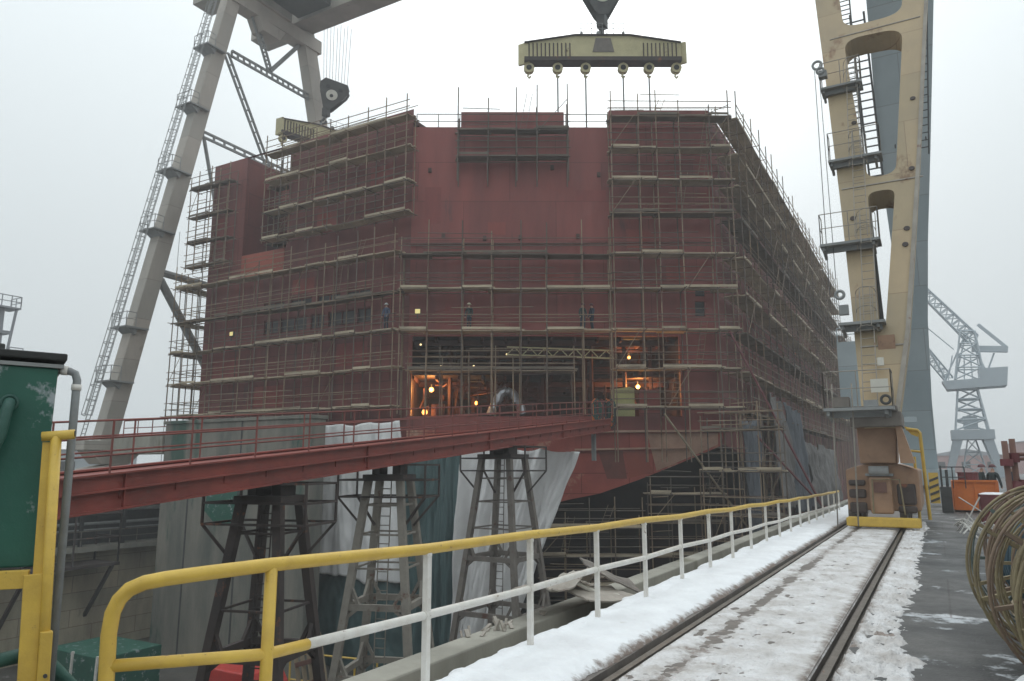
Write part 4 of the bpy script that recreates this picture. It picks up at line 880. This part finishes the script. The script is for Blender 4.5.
leg_platform(-2.7, -1.25, 16.1, .5)
m = MB()
for a, b, x in ((3.4, 6.0, -1.45), (5.9, 8.9, -1.35), (8.9, 12.4, -1.5), (12.4, 16.2, -1.6)):
    m.ladder(lp(x, a, .3), lp(x, b + .9, .3), .36, (1, 0, 0), .015, .3); m.cage(lp(x, b - .5, .3), lp(x, b + .8, .3), tuple(LN), (1, 0, 0), .28, .65, .012)
m.build('access_ladder', 'trestle_pale', gc)
m = MB(); m.ladder(lp(-1.55, 10.8, -1.4), lp(-1.95, 24, -1.4), .45, (1, 0, 0), .035, .36); m.bar(lp(-1.1, 5.6, -1.0), lp(-1.35, 11.2, -1.0), .16, .5); m.build('inner_stair', 'dark_steel', gc)
m = MB().box(-1.42, -.98, 22.86, 22.9, 3.75, 4.12); m.build('notice_board', 'board', gc)
m = MB().box(-1.2, -.75, lp(0, 5.2).y - .06, lp(0, 5.2).y + .3, 4.95, 5.5); m.build('hatch_plate', 'crane_o', gc)
m = MB(); yy = lp(0, 4.6).y - .25; m.tube((-1.15, yy, 4.55), (-1.15, yy, 4.78), .09, 12); m.tube((-1.55, yy + .05, 4.62), (-1.15, yy, 4.62), .02, 6); m.build('signal_lamp', 'board', gc)
m = MB()
for c_, r_ in (((-2.72, 28.6, 16.9), .16), ((-2.62, 28.5, 16.6), .12)): m.ring(c_, (0, 1, 0), r_, .05, 16, 6)
m.box(-2.7, -2.4, 28.5, 28.8, 16.35, 16.6); m.build('winch', 'grey_steel', gc); m = MB(); m.ring((-2.15, 24.2, 6.9), (0, 1, 0), .12, .05, 16, 6); m.box(-2.22, -1.95, 24.3, 24.5, 6.3, 6.6)
m.build('winch', 'grey_steel', gc)
m = MB(); m.tube((-2.85, 28.9, 17), (-2.45, 24.4, 6.9), .014, 5); m.tube((-2.7, 28.9, 17), (-2.3, 25.0, 7.6), .012, 5); m.build('hoist_cable', 'dark_steel', gc)
MB().box(-2.35, -1.95, 22.2, 22.7, 3.32, 3.6).build('control_box', 'trestle_mid', gc); m = MB().box(-1.6, -1.25, 22.3, 22.7, 3.32, 3.5).build('control_box', 'grey_steel', gc); m = MB(); m.ring((-1.05, 22.4, 3.5), (0, 1, 0), .11, .04); m.build('cable_hoop', 'dark_steel', gc)

# far A-frame leg
def fp(y, z, x=-54.): return V((x, y, z))
m = MB(); m.bar(fp(33.5, 3.4), fp(42.25, 46.6), 1.1, 1.35, up=(0, 1, 0)); m.build('far_front_leg', 'crane_g', gc, bevel=.06)
m = MB(); m.bar(fp(63, 3.4), fp(51.2, 46.6), 1.2, 1.7, up=(0, 1, 0)); m.build('far_rear_leg', 'crane_g', gc, bevel=.06)
m = MB(); m.bar(fp(41.5, 45.2), fp(53, 45.6), 1.5, 1.4); m.box(-55.2, -53.0, 43.5, 48.5, 46.0, 47.0); m.prism([fp(44.5, 44.6, -54.8), fp(48, 44.6, -54.8), fp(47.3, 43.4, -54.8), fp(45.2, 43.4, -54.8)], (1.6, 0, 0)); m.build('far_head_beam', 'crane_g', gc)
for a, b, w_ in (((42.4, 39.7), (52.2, 39.85), .55), ((40.0, 30.7), (56, 30.5), .5)):
    m = MB(); m.flat_lattice(fp(*a), fp(*b), w_, 14, (0, 0, 1), .12); m.build('laced_strut', 'grey_steel', gc)
for a, b in (((47, 40.1), (44.6, 44.8)), ((41.8, 39.4), (49.5, 27.0))):
    m = MB(); d = (V((0, *b)) - V((0, *a))).cross(V((1, 0, 0))); m.flat_lattice(fp(*a), fp(*b), .5, 14, tuple(d), .11); m.build('laced_strut', 'grey_steel', gc)
for a, b, r_ in (((47, 40.2), (50.8, 45.2), .22), ((40.1, 30.4), (45.5, 12.0), .16), ((37.2, 17.4), (59, 16.8), .32), ((37.0, 16.8), (47, 3.4), .34)): m = MB(); m.tube(fp(*a), fp(*b), r_, 8); m.build('tube_brace', 'grey_steel', gc)
for z in (8.12, 12.4, 20.7, 26.2, 32.6, 38.8):
    y = 33.75 + (z - 3.4) * .198; m = MB(); m.box(-55.0, -53.0, y - 1.75, y + .2, z - .12, z); m.prism([(-54.6, y - 1.5, z - .12), (-54.6, y - .6, z - .12), (-54.6, y - .8, z - .6)], (1.4, 0, 0)); pl_ = m.build('far_platform', 'grey_steel', gc)
    m = MB(); m.railing([(-53.05, y - .9, z), (-53.05, y - 1.7, z), (-54.9, y - 1.7, z)], 1.1, .03, step=.8); m.build('platform_railing', 'grey_steel', pl_)
m = MB(); a, b = fp(31.6, 3.4, -53.7), fp(40.4, 46.0, -53.7); m.ladder(a, b, .5, (1, 0, 0), .035, .35); m.cage(a + V((0, .4, 2)), b, (0, -1, .2), (1, 0, 0), .42, 1.1, .03); m.build('far_ladder', 'grey_steel', gc)
m = MB().box(-55.1, -52.9, 31.4, 36.6, 2.9, 3.6).prism([fp(32, 2.9, -54.8), fp(36.2, 2.9, -54.8), fp(35.2, 1.9, -54.8), fp(33.0, 1.9, -54.8)], (1.6, 0, 0)); m.prism([fp(30.6, .55, -54.9), fp(37.6, .55, -54.9), fp(36.4, 1.6, -54.9), fp(34.4, 2.0, -54.9), fp(32.2, 1.6, -54.9)], (1.8, 0, 0)); m.build('far_bogie', 'crane_g', gc, bevel=.04)
m = MB()
for y in (31.2, 32.9, 35.4, 37.0): m.tube((-54.4, y, .45), (-53.6, y, .45), .42, 14)
m.build('far_wheel', 'dark_steel', gc)
m = MB(); m.tube(fp(37.9, 21, -53.2), fp(37.4, .5, -52.6), .02, 5); m.build('leg_cable', 'dark_steel', gc)
MB().box(-55.1, -52.9, 59.8, 66.4, .5, 3.6).build('far_rear_bogie', 'crane_g', gc)

# hook blocks and lifting beams
CR = V((.870, .492, 0)); CF = V((-.492, .870, 0))
def hook_block(c, ax, label, nr, tilt=0.0, ropes_top=47.0, size=1.0):
    c = V(c); ax = V(ax); t = thing('hook_block', label, 'hook block', tuple(c), 'crane hook blocks'); nn = ax.cross(V((0, 0, 1)))
    def P(a, z, n_=0): return c + ax * (a * cos(tilt) + z * sin(tilt)) * size + V((0, 0, (z * cos(tilt) - a * sin(tilt)) * size)) + nn * n_ * size
    pr = [(-1.45, 2.75), (-1.35, 2.2), (-.5, .6), (-.3, .35), (.3, .35), (.5, .6), (1.35, 2.2), (1.45, 2.75), (1.1, 3.3), (-1.1, 3.3)]
    for e in (-.45, .42): m = MB(); m.prism([P(a, z, e) for a, z in pr], nn * .05 * size); m.build('cheek_plate', 'dark_steel', t)
    m = MB()
    for a in (-.62, .62): m.tube(P(a, 2.5, -.38), P(a, 2.5, .4), .62 * size, 24)
    m.build('sheave', 'grey_steel', t)
    m = MB(); m.tube(P(0, 1.75, .475), P(0, 1.75, .52), .55 * size, 20); 
    m.build('counter_plate', 'board', t)
    m = MB(); m.tube(P(0, 1.65, .52), P(0, 1.65, .56), .17 * size, 14)
    for e in (.53,): m.tube(P(-.62, 2.5, e), P(-.62, 2.5, e - .06), .2 * size, 14); m.tube(P(.62, 2.5, e), P(.62, 2.5, e - .06), .2 * size, 14)
    m.build('pin', 'black', t)
    m = MB(); m.box(*sum([[c.x - .28 * size, c.x + .28 * size], [c.y - .28 * size, c.y + .28 * size], [c.z - .35 * size, c.z + .5 * size]], [])); m.path([P(0, -.2), P(0, -.7), P(-.22, -1.0), P(0, -1.25), P(.26, -1.05), P(.3, -.8)], .13 * size, 8); m.build('hook', 'dark_steel', t)
    m = MB()
    for k in range(nr):
        a = -1.15 + 2.3 * k / (nr - 1); p0 = P(a, 2.7, .25 if k % 2 else -.25); m.tube(p0, V((p0.x, p0.y, ropes_top)) + ax * a * .2, .028, 4)
    m.build('wire_rope', 'wire', t)
    return t
hook_block((-18.9, 47, 34.2), CR, 'dark hook block at the top centre above the ochre lifting beam', 10, size=1.15)
hook_block((-51.1, 51.9, 37.2), (.75, .66, 0), 'dark hook block hanging on many ropes behind the left of the ship', 9, size=1.05, tilt=.28)

def lifting_beam(c, ax, label, L_, sl, hz_, full=True):
    c = V(c); ax = V(ax).normalized(); nn = ax.cross(V((0, 0, 1))); t = thing('lifting_beam', label, 'lifting beam', tuple(c), 'crane lifting beams'); h = L_ / 2
    def P(a, z, n_=0): return c + ax * a + V((0, 0, z)) + nn * n_
    prof = [(-h, .35), (-h, 1.5), (-2.0, 2.1), (2.0, 2.1), (h, 1.5), (h, .35)]
    m = MB(); m.prism([P(a, z, -.3) for a, z in prof], nn * .6); m.build('web_box', 'lift_y', t)
    m = MB()
    for (a, z), (b, w_) in zip(prof[1:-1], prof[2:]):
        if (a, z) != (h, 1.5): m.bar(P(a, z + .03), P(b, w_ + .03), .95, .06)
    m.bar(P(-h, .2), P(h, .2), 1.0, .3)
    m.build('flange', 'rust_dark', t)
    for e in (-1, 1): m = MB(); m.bar(P(e * h, .0), P(e * h, 1.65), .9, .2); m.build('end_plate', 'lift_y', t)
    m = MB()
    for side in (-1, 1):
        for k in range(11):
            a = side * (h - .35 - k * .3)
            if side == 1 and k > 8: continue
            m.bar(P(a, .4, .33), P(a, 1.5, .33), .06, .09)
    m.build('stiffener', 'rust_dark', t)
    m = MB().prism([P(-.7, .9, -.36), P(.8, .9, -.36), P(.6, 1.9, -.36), P(-.5, 1.9, -.36)], -nn * .04) if False else MB().prism([P(-.75, .8, .305), P(.85, .8, .305), P(.6, 1.9, .305), P(-.5, 1.9, .305)], nn * .04); m.build('lug_plate', 'trestle_mid', t)
    m = MB(); m.railing([P(-1.6, 2.15, .4), P(1.6, 2.15, .4)], .9, .02, step=.8); m.bar(P(-.2, 2.1), P(-.2, 2.6), .3, .3); m.bar(P(-1.5, 2.1), P(-1.5, 2.6), .15); m.bar(P(1.6, 2.1), P(1.6, 2.6), .15); m.build('top_rail', 'grey_steel', t)
    for a in hz_:
        m = MB(); m.tube(P(a, -.35, -.2), P(a, -.35, .2), .38, 16); m.bar(P(a, -.1), P(a, .1), .3, .3); m.path([P(a, -.7), P(a - .1, -.95), P(a, -1.1), P(a + .12, -.95)], .07, 6); hk = m.build('sheave_hook', 'lift_y', t)
        m = MB(); m.tube(P(a, -.35, .2), P(a, -.35, .24), .2, 12); m.build('sheave_pin', 'black', hk)
    for a, zend in sl:
        m = MB(); m.tube(P(a, -.9), P(a, zend - c.z), .055, 6)
        if zend < 26: m.tube(P(a, zend - c.z + .45), P(a, zend - c.z - .05), .12, 8, .34)
        m.build('sling', 'wire', t)
    return t
lifting_beam((-18.95, 47, 30.9), CR, 'ochre lifting beam with six hooks hanging over the stern quarter', 11.5, [(-3.3, 25.0), (-1.25, 25.35), (1.5, 25.0), (3.4, 25.0)], [-5.4, -3.3, -1.25, 1.5, 3.4, 5.4])
lifting_beam((-50.4, 52.4, 33.1), (.3, .95, 0), 'second lifting beam half hidden behind the upper left of the ship', 11.5, [(-5.2, 27.0)], [-5.4, -3.3, -1.25, 1.5, 3.4, 5.4])

# ------------------------------------------------------------------ slewing crane far behind, right
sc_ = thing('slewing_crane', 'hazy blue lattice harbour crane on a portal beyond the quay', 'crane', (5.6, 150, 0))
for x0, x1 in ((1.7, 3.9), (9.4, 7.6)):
    for y in (147.5, 152.5): m = MB(); m.prism([(x0 - .5, y, 0), (x0 + .5, y, 0), (x1 + .8, y, 7.6), (x1 - .8, y, 7.6)], (0, .8, 0)); m.build('portal_leg', 'hazed_blue', sc_)
MB().box(2.6, 8.9, 147.3, 153.4, 6.3, 7.9).build('portal_beam', 'hazed_blue', sc_)
m = MB().lattice((5.75, 150.3, 7.9), (5.75, 150.3, 15), 4.8, 4, .20, w2=2.9, up=(0, 1, 0)); m.lattice((5.6, 150.3, 0), (5.6, 150.3, 6.3), 3.8, 3, .12, w2=1.2, up=(0, 1, 0)); m.box(4.6, 6.7, 149, 151, 8.1, 10.3); m.build('tower', 'hazed_blue', sc_)
m = MB().prism([(2.7, 148, 14.9), (11.4, 148, 15.2), (11.8, 148, 18.3), (7.6, 148, 18.3), (7.6, 148, 16.6), (2.0, 148, 16.4)], (0, 4.6, 0)); m.build('machine_house', 'hazed_blue', sc_)
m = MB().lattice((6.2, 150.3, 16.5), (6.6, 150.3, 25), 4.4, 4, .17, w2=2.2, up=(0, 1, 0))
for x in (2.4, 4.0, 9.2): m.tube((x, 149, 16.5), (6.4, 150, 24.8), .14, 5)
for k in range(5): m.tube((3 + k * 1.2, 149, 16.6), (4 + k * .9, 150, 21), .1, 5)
m.build('upper_frame', 'hazed_blue', sc_)
m = MB().lattice((7.4, 150.3, 23.6), (-.6, 150.3, 34.6), 1.9, 10, .13, up=(0, 1, 0), w2=1.4); m.build('jib', 'hazed_blue', sc_)
m = MB(); m.tube((2.6, 149.5, 17.2), (-1, 149.5, 26.2), .14, 5); m.tube((2.6, 151, 17.2), (-1, 151, 26.2), .14, 5); m.tube((4.3, 149.5, 22), (-1, 149.5, 28), .10, 5); m.lattice((3.2, 150.3, 16.8), (-1.2, 150.3, 24), 1.4, 8, .1, up=(0, 1, 0)); m.build('jib_stay', 'hazed_blue', sc_)
m = MB().bar((8.3, 150.3, 26.2), (12.2, 150.3, 21.7), .5, .5).bar((7, 150.3, 22.0), (12.2, 150.3, 21.5), 1.2, 1.0).tube((10.2, 150.3, 21), (9.0, 150.3, 18), .15, 5); m.build('counterweight_arm', 'hazed_blue', sc_)
# left distant tower
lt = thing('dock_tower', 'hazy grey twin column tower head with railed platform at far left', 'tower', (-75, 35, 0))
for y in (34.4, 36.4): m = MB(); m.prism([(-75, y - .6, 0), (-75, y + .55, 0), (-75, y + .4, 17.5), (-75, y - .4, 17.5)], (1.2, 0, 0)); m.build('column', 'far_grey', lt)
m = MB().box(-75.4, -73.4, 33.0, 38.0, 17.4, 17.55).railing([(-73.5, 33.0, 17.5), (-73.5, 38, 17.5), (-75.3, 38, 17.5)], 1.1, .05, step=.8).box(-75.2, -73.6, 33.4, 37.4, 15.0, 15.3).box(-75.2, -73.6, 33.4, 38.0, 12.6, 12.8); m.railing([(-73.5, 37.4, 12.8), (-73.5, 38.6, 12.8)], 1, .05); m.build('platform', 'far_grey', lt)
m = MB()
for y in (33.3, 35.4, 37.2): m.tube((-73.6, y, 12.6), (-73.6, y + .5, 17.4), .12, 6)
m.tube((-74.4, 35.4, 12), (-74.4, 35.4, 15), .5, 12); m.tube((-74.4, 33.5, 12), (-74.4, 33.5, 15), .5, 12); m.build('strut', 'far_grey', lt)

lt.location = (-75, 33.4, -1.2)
# low far buildings
def shed(x0, x1, y, h, mat_, label, dep=30, ridge=2.0):
    t = thing('shed', label, 'shed', ((x0 + x1) / 2, y, 0), 'low sheds on the horizon')
    MB().box(x0, x1, y, y + dep, 0, h).build('wall', mat_, t)
    MB().prism([(x0 - .4, y - .3, h), (x1 + .4, y - .3, h), ((x0 + x1) / 2, y - .3, h + ridge)], (0, dep + .6, 0)).build('roof', 'far_grey', t)
    n = max(2, int((x1 - x0) / 6))
    for k in range(n): x = x0 + (x1 - x0) * (k + .5) / n; MB().box(x - 1.1, x + 1.1, y - .06, y, 1.4, 3.2).build('window', 'dark_pane', t)
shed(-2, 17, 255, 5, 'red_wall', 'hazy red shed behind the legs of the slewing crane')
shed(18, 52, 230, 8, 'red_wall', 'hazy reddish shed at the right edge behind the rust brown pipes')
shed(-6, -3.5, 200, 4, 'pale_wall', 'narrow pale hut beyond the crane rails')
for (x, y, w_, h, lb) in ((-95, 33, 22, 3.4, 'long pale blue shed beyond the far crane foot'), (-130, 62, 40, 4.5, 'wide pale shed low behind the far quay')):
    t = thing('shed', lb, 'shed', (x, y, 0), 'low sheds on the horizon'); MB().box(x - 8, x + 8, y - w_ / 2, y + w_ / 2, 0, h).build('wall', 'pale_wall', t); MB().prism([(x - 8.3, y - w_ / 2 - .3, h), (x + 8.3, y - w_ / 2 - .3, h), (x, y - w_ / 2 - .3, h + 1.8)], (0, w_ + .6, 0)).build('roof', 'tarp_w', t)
    for k in range(5): yy = y - w_ / 2 + w_ * (k + .5) / 5; MB().box(x + 8, x + 8.06, yy - 1.2, yy + 1.2, 1, 2.6).build('window', 'dark_pane', t)

# ------------------------------------------------------------------ debris on the ledge
dz = thing('debris_pile', 'crumpled scrap sheet metal lying on the ledge below the railing', 'debris', (-4.5, 9.4, -.12))
def sheet(c, a, b, seed, amp, mat_, nm='metal_sheet'):
    c, a, b = V(c), V(a), V(b); n_ = a.cross(b).normalized()
    m = MB(); m.grid(lambda u, v: c + a * (u - .5) + b * (v - .5) + n_ * amp * (fbm(u * 2.3 + seed, v * 2.3) + .5 * sin(u * 5 + seed)), 14, 14); o = m.build(nm, mat_, dz); sm_ = o.modifiers.new('thickness', 'SOLIDIFY'); sm_.thickness = .02
sheet((-4.35, 8.75, .20), (.05, 1.15, -.16), (.62, -.05, .10), 1, .10, 'scrap')
sheet((-4.02, 9.5, .06), (.28, 1.35, -.16), (.62, -.2, -.12), 4, .035, 'scrap')
sheet((-4.2, 10.35, .16), (.42, .85, -.36), (-.35, .3, .14), 7, .03, 'trestle_mid')
sheet((-4.4, 9.6, .22), (.1, .7, .05), (.35, .1, .12), 9, .10, 'scrap')
m = MB(); rnd = random.Random(4)
for k in range(22):
    y = rnd.uniform(7.0, 8.6); x = rnd.uniform(-4.6, -4.3); s_ = rnd.uniform(.02, .045); a = rnd.uniform(0, pi); m.bar((x, y, -.1), (x + s_ * 2 * cos(a), y + s_ * 2 * sin(a), rnd.uniform(-.08, .02)), s_, s_ * .6)
m.tube((-4.5, 9.4, .16), (-4.4, 9.55, .24), .08, 10); m.build('rubble', 'scrap', dz)['kind'] = 'stuff'
m = MB(); m.path([(-4.2, 8.9, .3), (-4.0, 9.4, .05), (-3.85, 9.7, .0)], .03, 6); m.build('bent_strip', 'board', dz)

# ------------------------------------------------------------------ right side: reels, skip, pipes, people
AX = V((-.34, .94, 0)).normalized()
def reel(c, R, wd, mats, label, coil, seed):
    c = V(c); t = thing('cable_reel', label, 'cable reel', (c.x, c.y, 0), 'steel cable reels beside the path'); AS = AX.cross(V((0, 0, 1))); rnd = random.Random(seed); ph = rnd.uniform(0, 1)
    for e, mm in ((-.5, mats[0]), (.5, mats[1])):
        cc = c + AX * wd * e
        m = MB(); m.ring(cc, AX, R, .014, 56, 7); m.ring(cc + AX * .03, AX, R * .95, .008, 56, 6); m.ring(cc - AX * .02, AX, R * .74, .010, 48, 6); m.ring(cc, AX, R * .42, .018, 36, 6); m.build('rim', mm, t, smooth=True)
        m = MB()
        for k in range(8):
            a = ph + 2 * pi * k / 8; d = AS * cos(a) + V((0, 0, 1)) * sin(a); m.bar(cc + d * R * .12, cc + d * R * .985, .035, .03)
        m.ring(cc, AX, R * .13, .03, 18, 6); m.build('spoke', mm, t)
    m = MB()
    for k in range(12):
        a = ph + 2 * pi * k / 12; d = AS * cos(a) + V((0, 0, 1)) * sin(a); m.tube(c + d * R * .42 - AX * wd * .5, c + d * R * .42 + AX * wd * .5, .018, 6)
    m.build('drum_bar', mats[0], t)
    m = MB(); c0 = c
    for k in range(2):
        w_ = rnd.uniform(-.6, .6) * wd; rr = R * rnd.uniform(.6, .95); tilt = AX + AS * rnd.uniform(-.12, .12) + V((0, 0, rnd.uniform(-.1, .1))); m.ring(c + AX * w_ + V((0, 0, -(R - rr) * rnd.uniform(.2, .8))), tilt, rr, .013, 48, 5)
    m.build('loose_loop', rnd.choice(('reel_r', 'reel_y', 'hose')), t, smooth=True)
    if coil:
        m = MB(); n = int(wd / .075)
        for lay in range(3):
            for k in range(n): m.ring(c + AX * (-wd * .46 + wd * .92 * (k + .5) / n), AX, R * .47 + lay * .065 + rnd.uniform(-.01, .01), .034, 40, 6)
        m.build('cable_coil', coil, t, smooth=True)
reel((1.14, 6.1, .74), .74, .40, ('reel_g', 'reel_y'), 'nearest cable reel with grey green near rim at the right edge', 'hose', 1)
reel((1.06, 6.95, .77), .77, .40, ('reel_y', 'reel_r'), 'ochre cable reel second from the front with black cable', 'hose', 2)
reel((1.0, 7.75, .77), .77, .40, ('reel_y', 'reel_y'), 'ochre cable reel third from the front', None, 3)
reel((.97, 8.6, .77), .77, .42, ('reel_r', 'reel_y'), 'brown rimmed cable reel fourth from the front', None, 4)
reel((1.02, 9.6, .75), .75, .45, ('reel_y', 'reel_g'), 'fifth cable reel from the front, wound with blue cable', 'hose_b', 6)
reel((1.2, 10.9, .74), .74, .5, ('reel_g', 'reel_r'), 'rearmost cable reel beneath the rust brown pipes', 'hose_b', 5)
def lump(u, v):
    a = u * 2 * pi; rr = v * (.30 + .08 * fbm(3 * cos(a), 3 * sin(a))); x, y = .62 + rr * cos(a) * 1.0, 7.2 + rr * sin(a) * 1.8
    return (x, y, .12 * (1 - v ** 2) + .03 * fbm(x * 8, y * 8) - .01)
struct(MB().grid(lump, 40, 14).build('snow_patch', 'snow', smooth=True), 'stuff', 'small snow heap under the cable reels')
m = MB().box(.62, 2.6, 5.2, 12.8, .004, .05); tag(m.build('timber_pad', 'wood', bevel=.01), 'flat dark timber pad under the row of cable reels', 'pad')

pm = thing('pipe_stand', 'rust brown standpipes with valve flanges behind the cable reels', 'pipe stand', (1.25, 16, 0))
for x, zt in ((1.11, 2.16), (1.235, 2.2)): m = MB(); m.tube((x, 16 + (x - 1.1), 0), (x - .02, 16 + (x - 1.1), zt), .05, 10); m.build('standpipe', 'rust_pipe', pm, smooth=True)
m = MB(); m.tube((1.2, 16.1, 1.92), (3.0, 16.3, 1.93), .035, 8); m.tube((1.2, 16.1, 1.84), (3.0, 16.3, 1.85), .03, 8); m.build('cross_pipe', 'rust_pipe', pm)
for a, b, r_ in (((1.09, 15.95, 1.72), (1.09, 15.95, 1.84), .10), ((1.22, 16.1, 1.78), (1.22, 16.1, 1.95), .085), ((1.18, 16.05, 1.22), (1.24, 16.1, 1.42), .12), ((1.34, 16.1, 1.3), (1.34, 16.1, 1.48), .10)): MB().tube(a, b, r_, 12).build('valve', 'maroon', pm)

sk = thing('skip', 'orange open topped steel skip beside the path', 'skip', (1.1, 34.2, 0))
m = MB(); x0, x1, y0, y1 = .48, 1.95, 33.8, 36.0
for a, b in (((x0, y0), (x1, y0)), ((x1, y0), (x1, y1)), ((x1, y1), (x0, y1)), ((x0, y1), (x0, y0))): m.bar((a[0], a[1], .62), (b[0], b[1], .62), .05, 1.1)
m.box(x0, x1, y0, y1, .08, .14); m.build('body', 'orange', sk)
m = MB()
for x in (x0 + .05, (x0 + x1) / 2, x1 - .05): m.bar((x, y0 - .05, .1), (x, y0 - .05, 1.15), .07, .06)
m.bar((x0, y0 - .04, 1.17), (x1, y0 - .04, 1.17), .1, .08); m.build('rib', 'orange', sk)
m = MB().tube((.3, 33.2, 0), (.3, 33.2, 1.6), .05, 8).tube((.12, 33.4, 0), (.12, 33.4, 1.75), .03, 8).box(.05, .42, 33.0, 33.5, .0, .95); m.railing([(.1, 33.4, .9), (.9, 33.4, .9)], .8, .02, step=.4)
tag(m.build('service_post', 'dark_steel'), 'dark service box and thin posts left of the orange skip', 'post')
bx = thing('tool_box', 'maroon steel box with snow on its lid before the orange skip', 'box', (1.35, 26, 0))
MB().box(1.0, 1.75, 25.6, 26.5, .05, .92).build('body', 'maroon', bx, bevel=.02)
MB().grid(lambda u, v: (1.02 + .7 * u, 25.65 + .8 * v, .92 + .05 * (1 - (2 * u - 1) ** 4) * (1 - (2 * v - 1) ** 4) + .01 * fbm(u * 4, v * 4)), 12, 12).build('snow_cap', 'snow', bx)
dr = thing('steel_drum', 'maroon steel drum standing in the orange skip', 'drum', (1.05, 34.9, .14))
m = MB().tube((1.05, 34.9, .14), (1.05, 34.9, 1.5), .36, 18)
for z in (.5, .95, 1.48): m.ring((1.05, 34.9, z), (0, 0, 1), .365, .02, 18, 5)
m.build('shell', 'maroon', dr)
m = MB(); rnd = random.Random(8)
for k in range(24):
    x, y = rnd.uniform(.25, .85), rnd.uniform(21.5, 25.5); a = rnd.uniform(-.9, .9); l_ = rnd.uniform(.4, .9); m.path([(x, y, .05 + rnd.uniform(0, .25)), (x + l_ * .3 * cos(a), y + l_ * sin(a), .12 + rnd.uniform(0, .3)), (x + l_ * .6 * cos(a) + .1, y + 1.6 * l_ * sin(a), .04)], .02, 5)
o = m.build('rope_heap', 'cable_w'); tag(o, 'heap of pale ropes and rods lying on the wet path edge', 'ropes', kind='stuff')
m = MB(); m.tube((.55, 25.2, .05), (1.0, 25.5, .85), .02, 6); m.tube((.5, 26.4, .8), (1.0, 25.4, .45), .02, 6); tag(m.build('pale_rod', 'cable_w'), 'pale rods leaning on the maroon box', 'rod')

# people -----------------------------------------------------------
def person(loc, rz, jacket, hat, label, arm=.25, bend=0.0, legs=.10):
    t = thing('person', label, 'person', loc, 'workers on the site')
    vs = [(0, 0, .95), (0, .02, 1.12), (0, .02, 1.32), (0, .01, 1.45), (0, -.01, 1.53), (0, -.02, 1.66),
          (.18, .02, 1.40), (.24, -.02, 1.14), (.24 - arm * .3, -.22 * arm * 4 - .02, .92), (.24 - arm * .4, -.3 * arm * 4, .85),
          (-.18, .02, 1.40), (-.25, .0, 1.14), (-.25, -.10, .91), (-.24, -.12, .82),
          (.09, 0, .88), (.10, -legs * .6, .50), (.10, .0 + legs * .3, .09), (.11, -.13, .04),
          (-.09, 0, .88), (-.11, legs * .3, .50), (-.12, legs, .09), (-.13, legs - .14, .04)]
    es = [(0, 1), (1, 2), (2, 3), (3, 4), (4, 5), (3, 6), (6, 7), (7, 8), (8, 9), (3, 10), (10, 11), (11, 12), (12, 13), (0, 14), (14, 15), (15, 16), (16, 17), (0, 18), (18, 19), (19, 20), (20, 21)]
    rad = [.15, .15, .16, .12, .055, .10, .075, .058, .045, .035, .075, .058, .045, .035, .10, .072, .055, .042, .10, .072, .055, .042]
    me = bpy.data.meshes.new('body'); me.from_pydata(vs, es, []); ob = bpy.data.objects.new('tmp', me); COL.objects.link(ob)
    sk_ = ob.modifiers.new('s', 'SKIN'); ob.modifiers.new('d', 'SUBSURF').levels = 1
    for i, r_ in enumerate(rad): me.skin_vertices[0].data[i].radius = (r_, r_ * (.8 if i < 4 else 1))
    me.skin_vertices[0].data[0].use_root = True
    dg = bpy.context.evaluated_depsgraph_get(); dg.update(); bm_ = bpy.data.meshes.new_from_object(ob.evaluated_get(dg)); bpy.data.objects.remove(ob)
    bm_.materials.clear()
    for k in (jacket, 'navy', 'boots', 'skin'): bm_.materials.append(mt[k])
    for p_ in bm_.polygons:
        c = p_.center; p_.use_smooth = True
        p_.material_index = 3 if c.z > 1.5 or (abs(c.x) > .12 and .78 < c.z < .90 and c.y < -.08) else (2 if c.z < .13 else (1 if c.z < .90 and abs(c.x) < .2 else 0))
    o = bpy.data.objects.new('body', bm_); COL.objects.link(o); o.parent = t
    m = MB(); 
    c0 = V((0, -.02, 1.68))
    m.grid(lambda u, v: c0 + V((.125 * cos(2 * pi * u) * cos(v * pi / 2), .145 * sin(2 * pi * u) * cos(v * pi / 2), .13 * sin(v * pi / 2) + .02)), 16, 6); m.ring(c0 + V((0, -.02, .02)), (0, 0, 1), .14, .014, 18, 5)
    me2 = bpy.data.meshes.new('helmet'); me2.from_pydata(m.v, [], m.f); me2.materials.append(mt[hat]); h = bpy.data.objects.new('helmet', me2); COL.objects.link(h); h.parent = t
    for s_ in (-1, 1): pass
    t.rotation_euler.z = rz; return t
pc = tuple(q(11.45, 10.45, 1.0)); person(pc, .9, 'coat', 'helmet_d', 'worker in dark clothes standing left of a colleague on the quarter scaffold', arm=.1)
pc = tuple(q(12.05, 10.45, .9)); person(pc, -.5, 'navy', 'helmet_d', 'worker in dark clothes standing right of a colleague on the quarter scaffold', arm=.25)
pc = tuple(q(4.05, 10.45, 1.0)); person(pc, .2, 'coat', 'helmet_y', 'lone worker with pale helmet on the quarter scaffold deck', arm=.15)
person((-30.9, 37.7, 10.62), .3, 'blue_w', 'helmet_w', 'worker in blue at the right end of the transom scaffold', arm=.25)
person((1.62, 37.2, 0), 1.2, 'coat', 'helmet_d', 'person in dark coat just behind the orange skip', arm=.2)
person((2.0, 37.0, 0), 2.6, 'coat', 'helmet_d', 'person in dark green coat turned away beside the orange skip', arm=.3)
person((2.75, 38.0, 0), .4, 'navy', 'helmet_d', 'person in navy coat standing apart near the rust brown pipes', arm=.1)
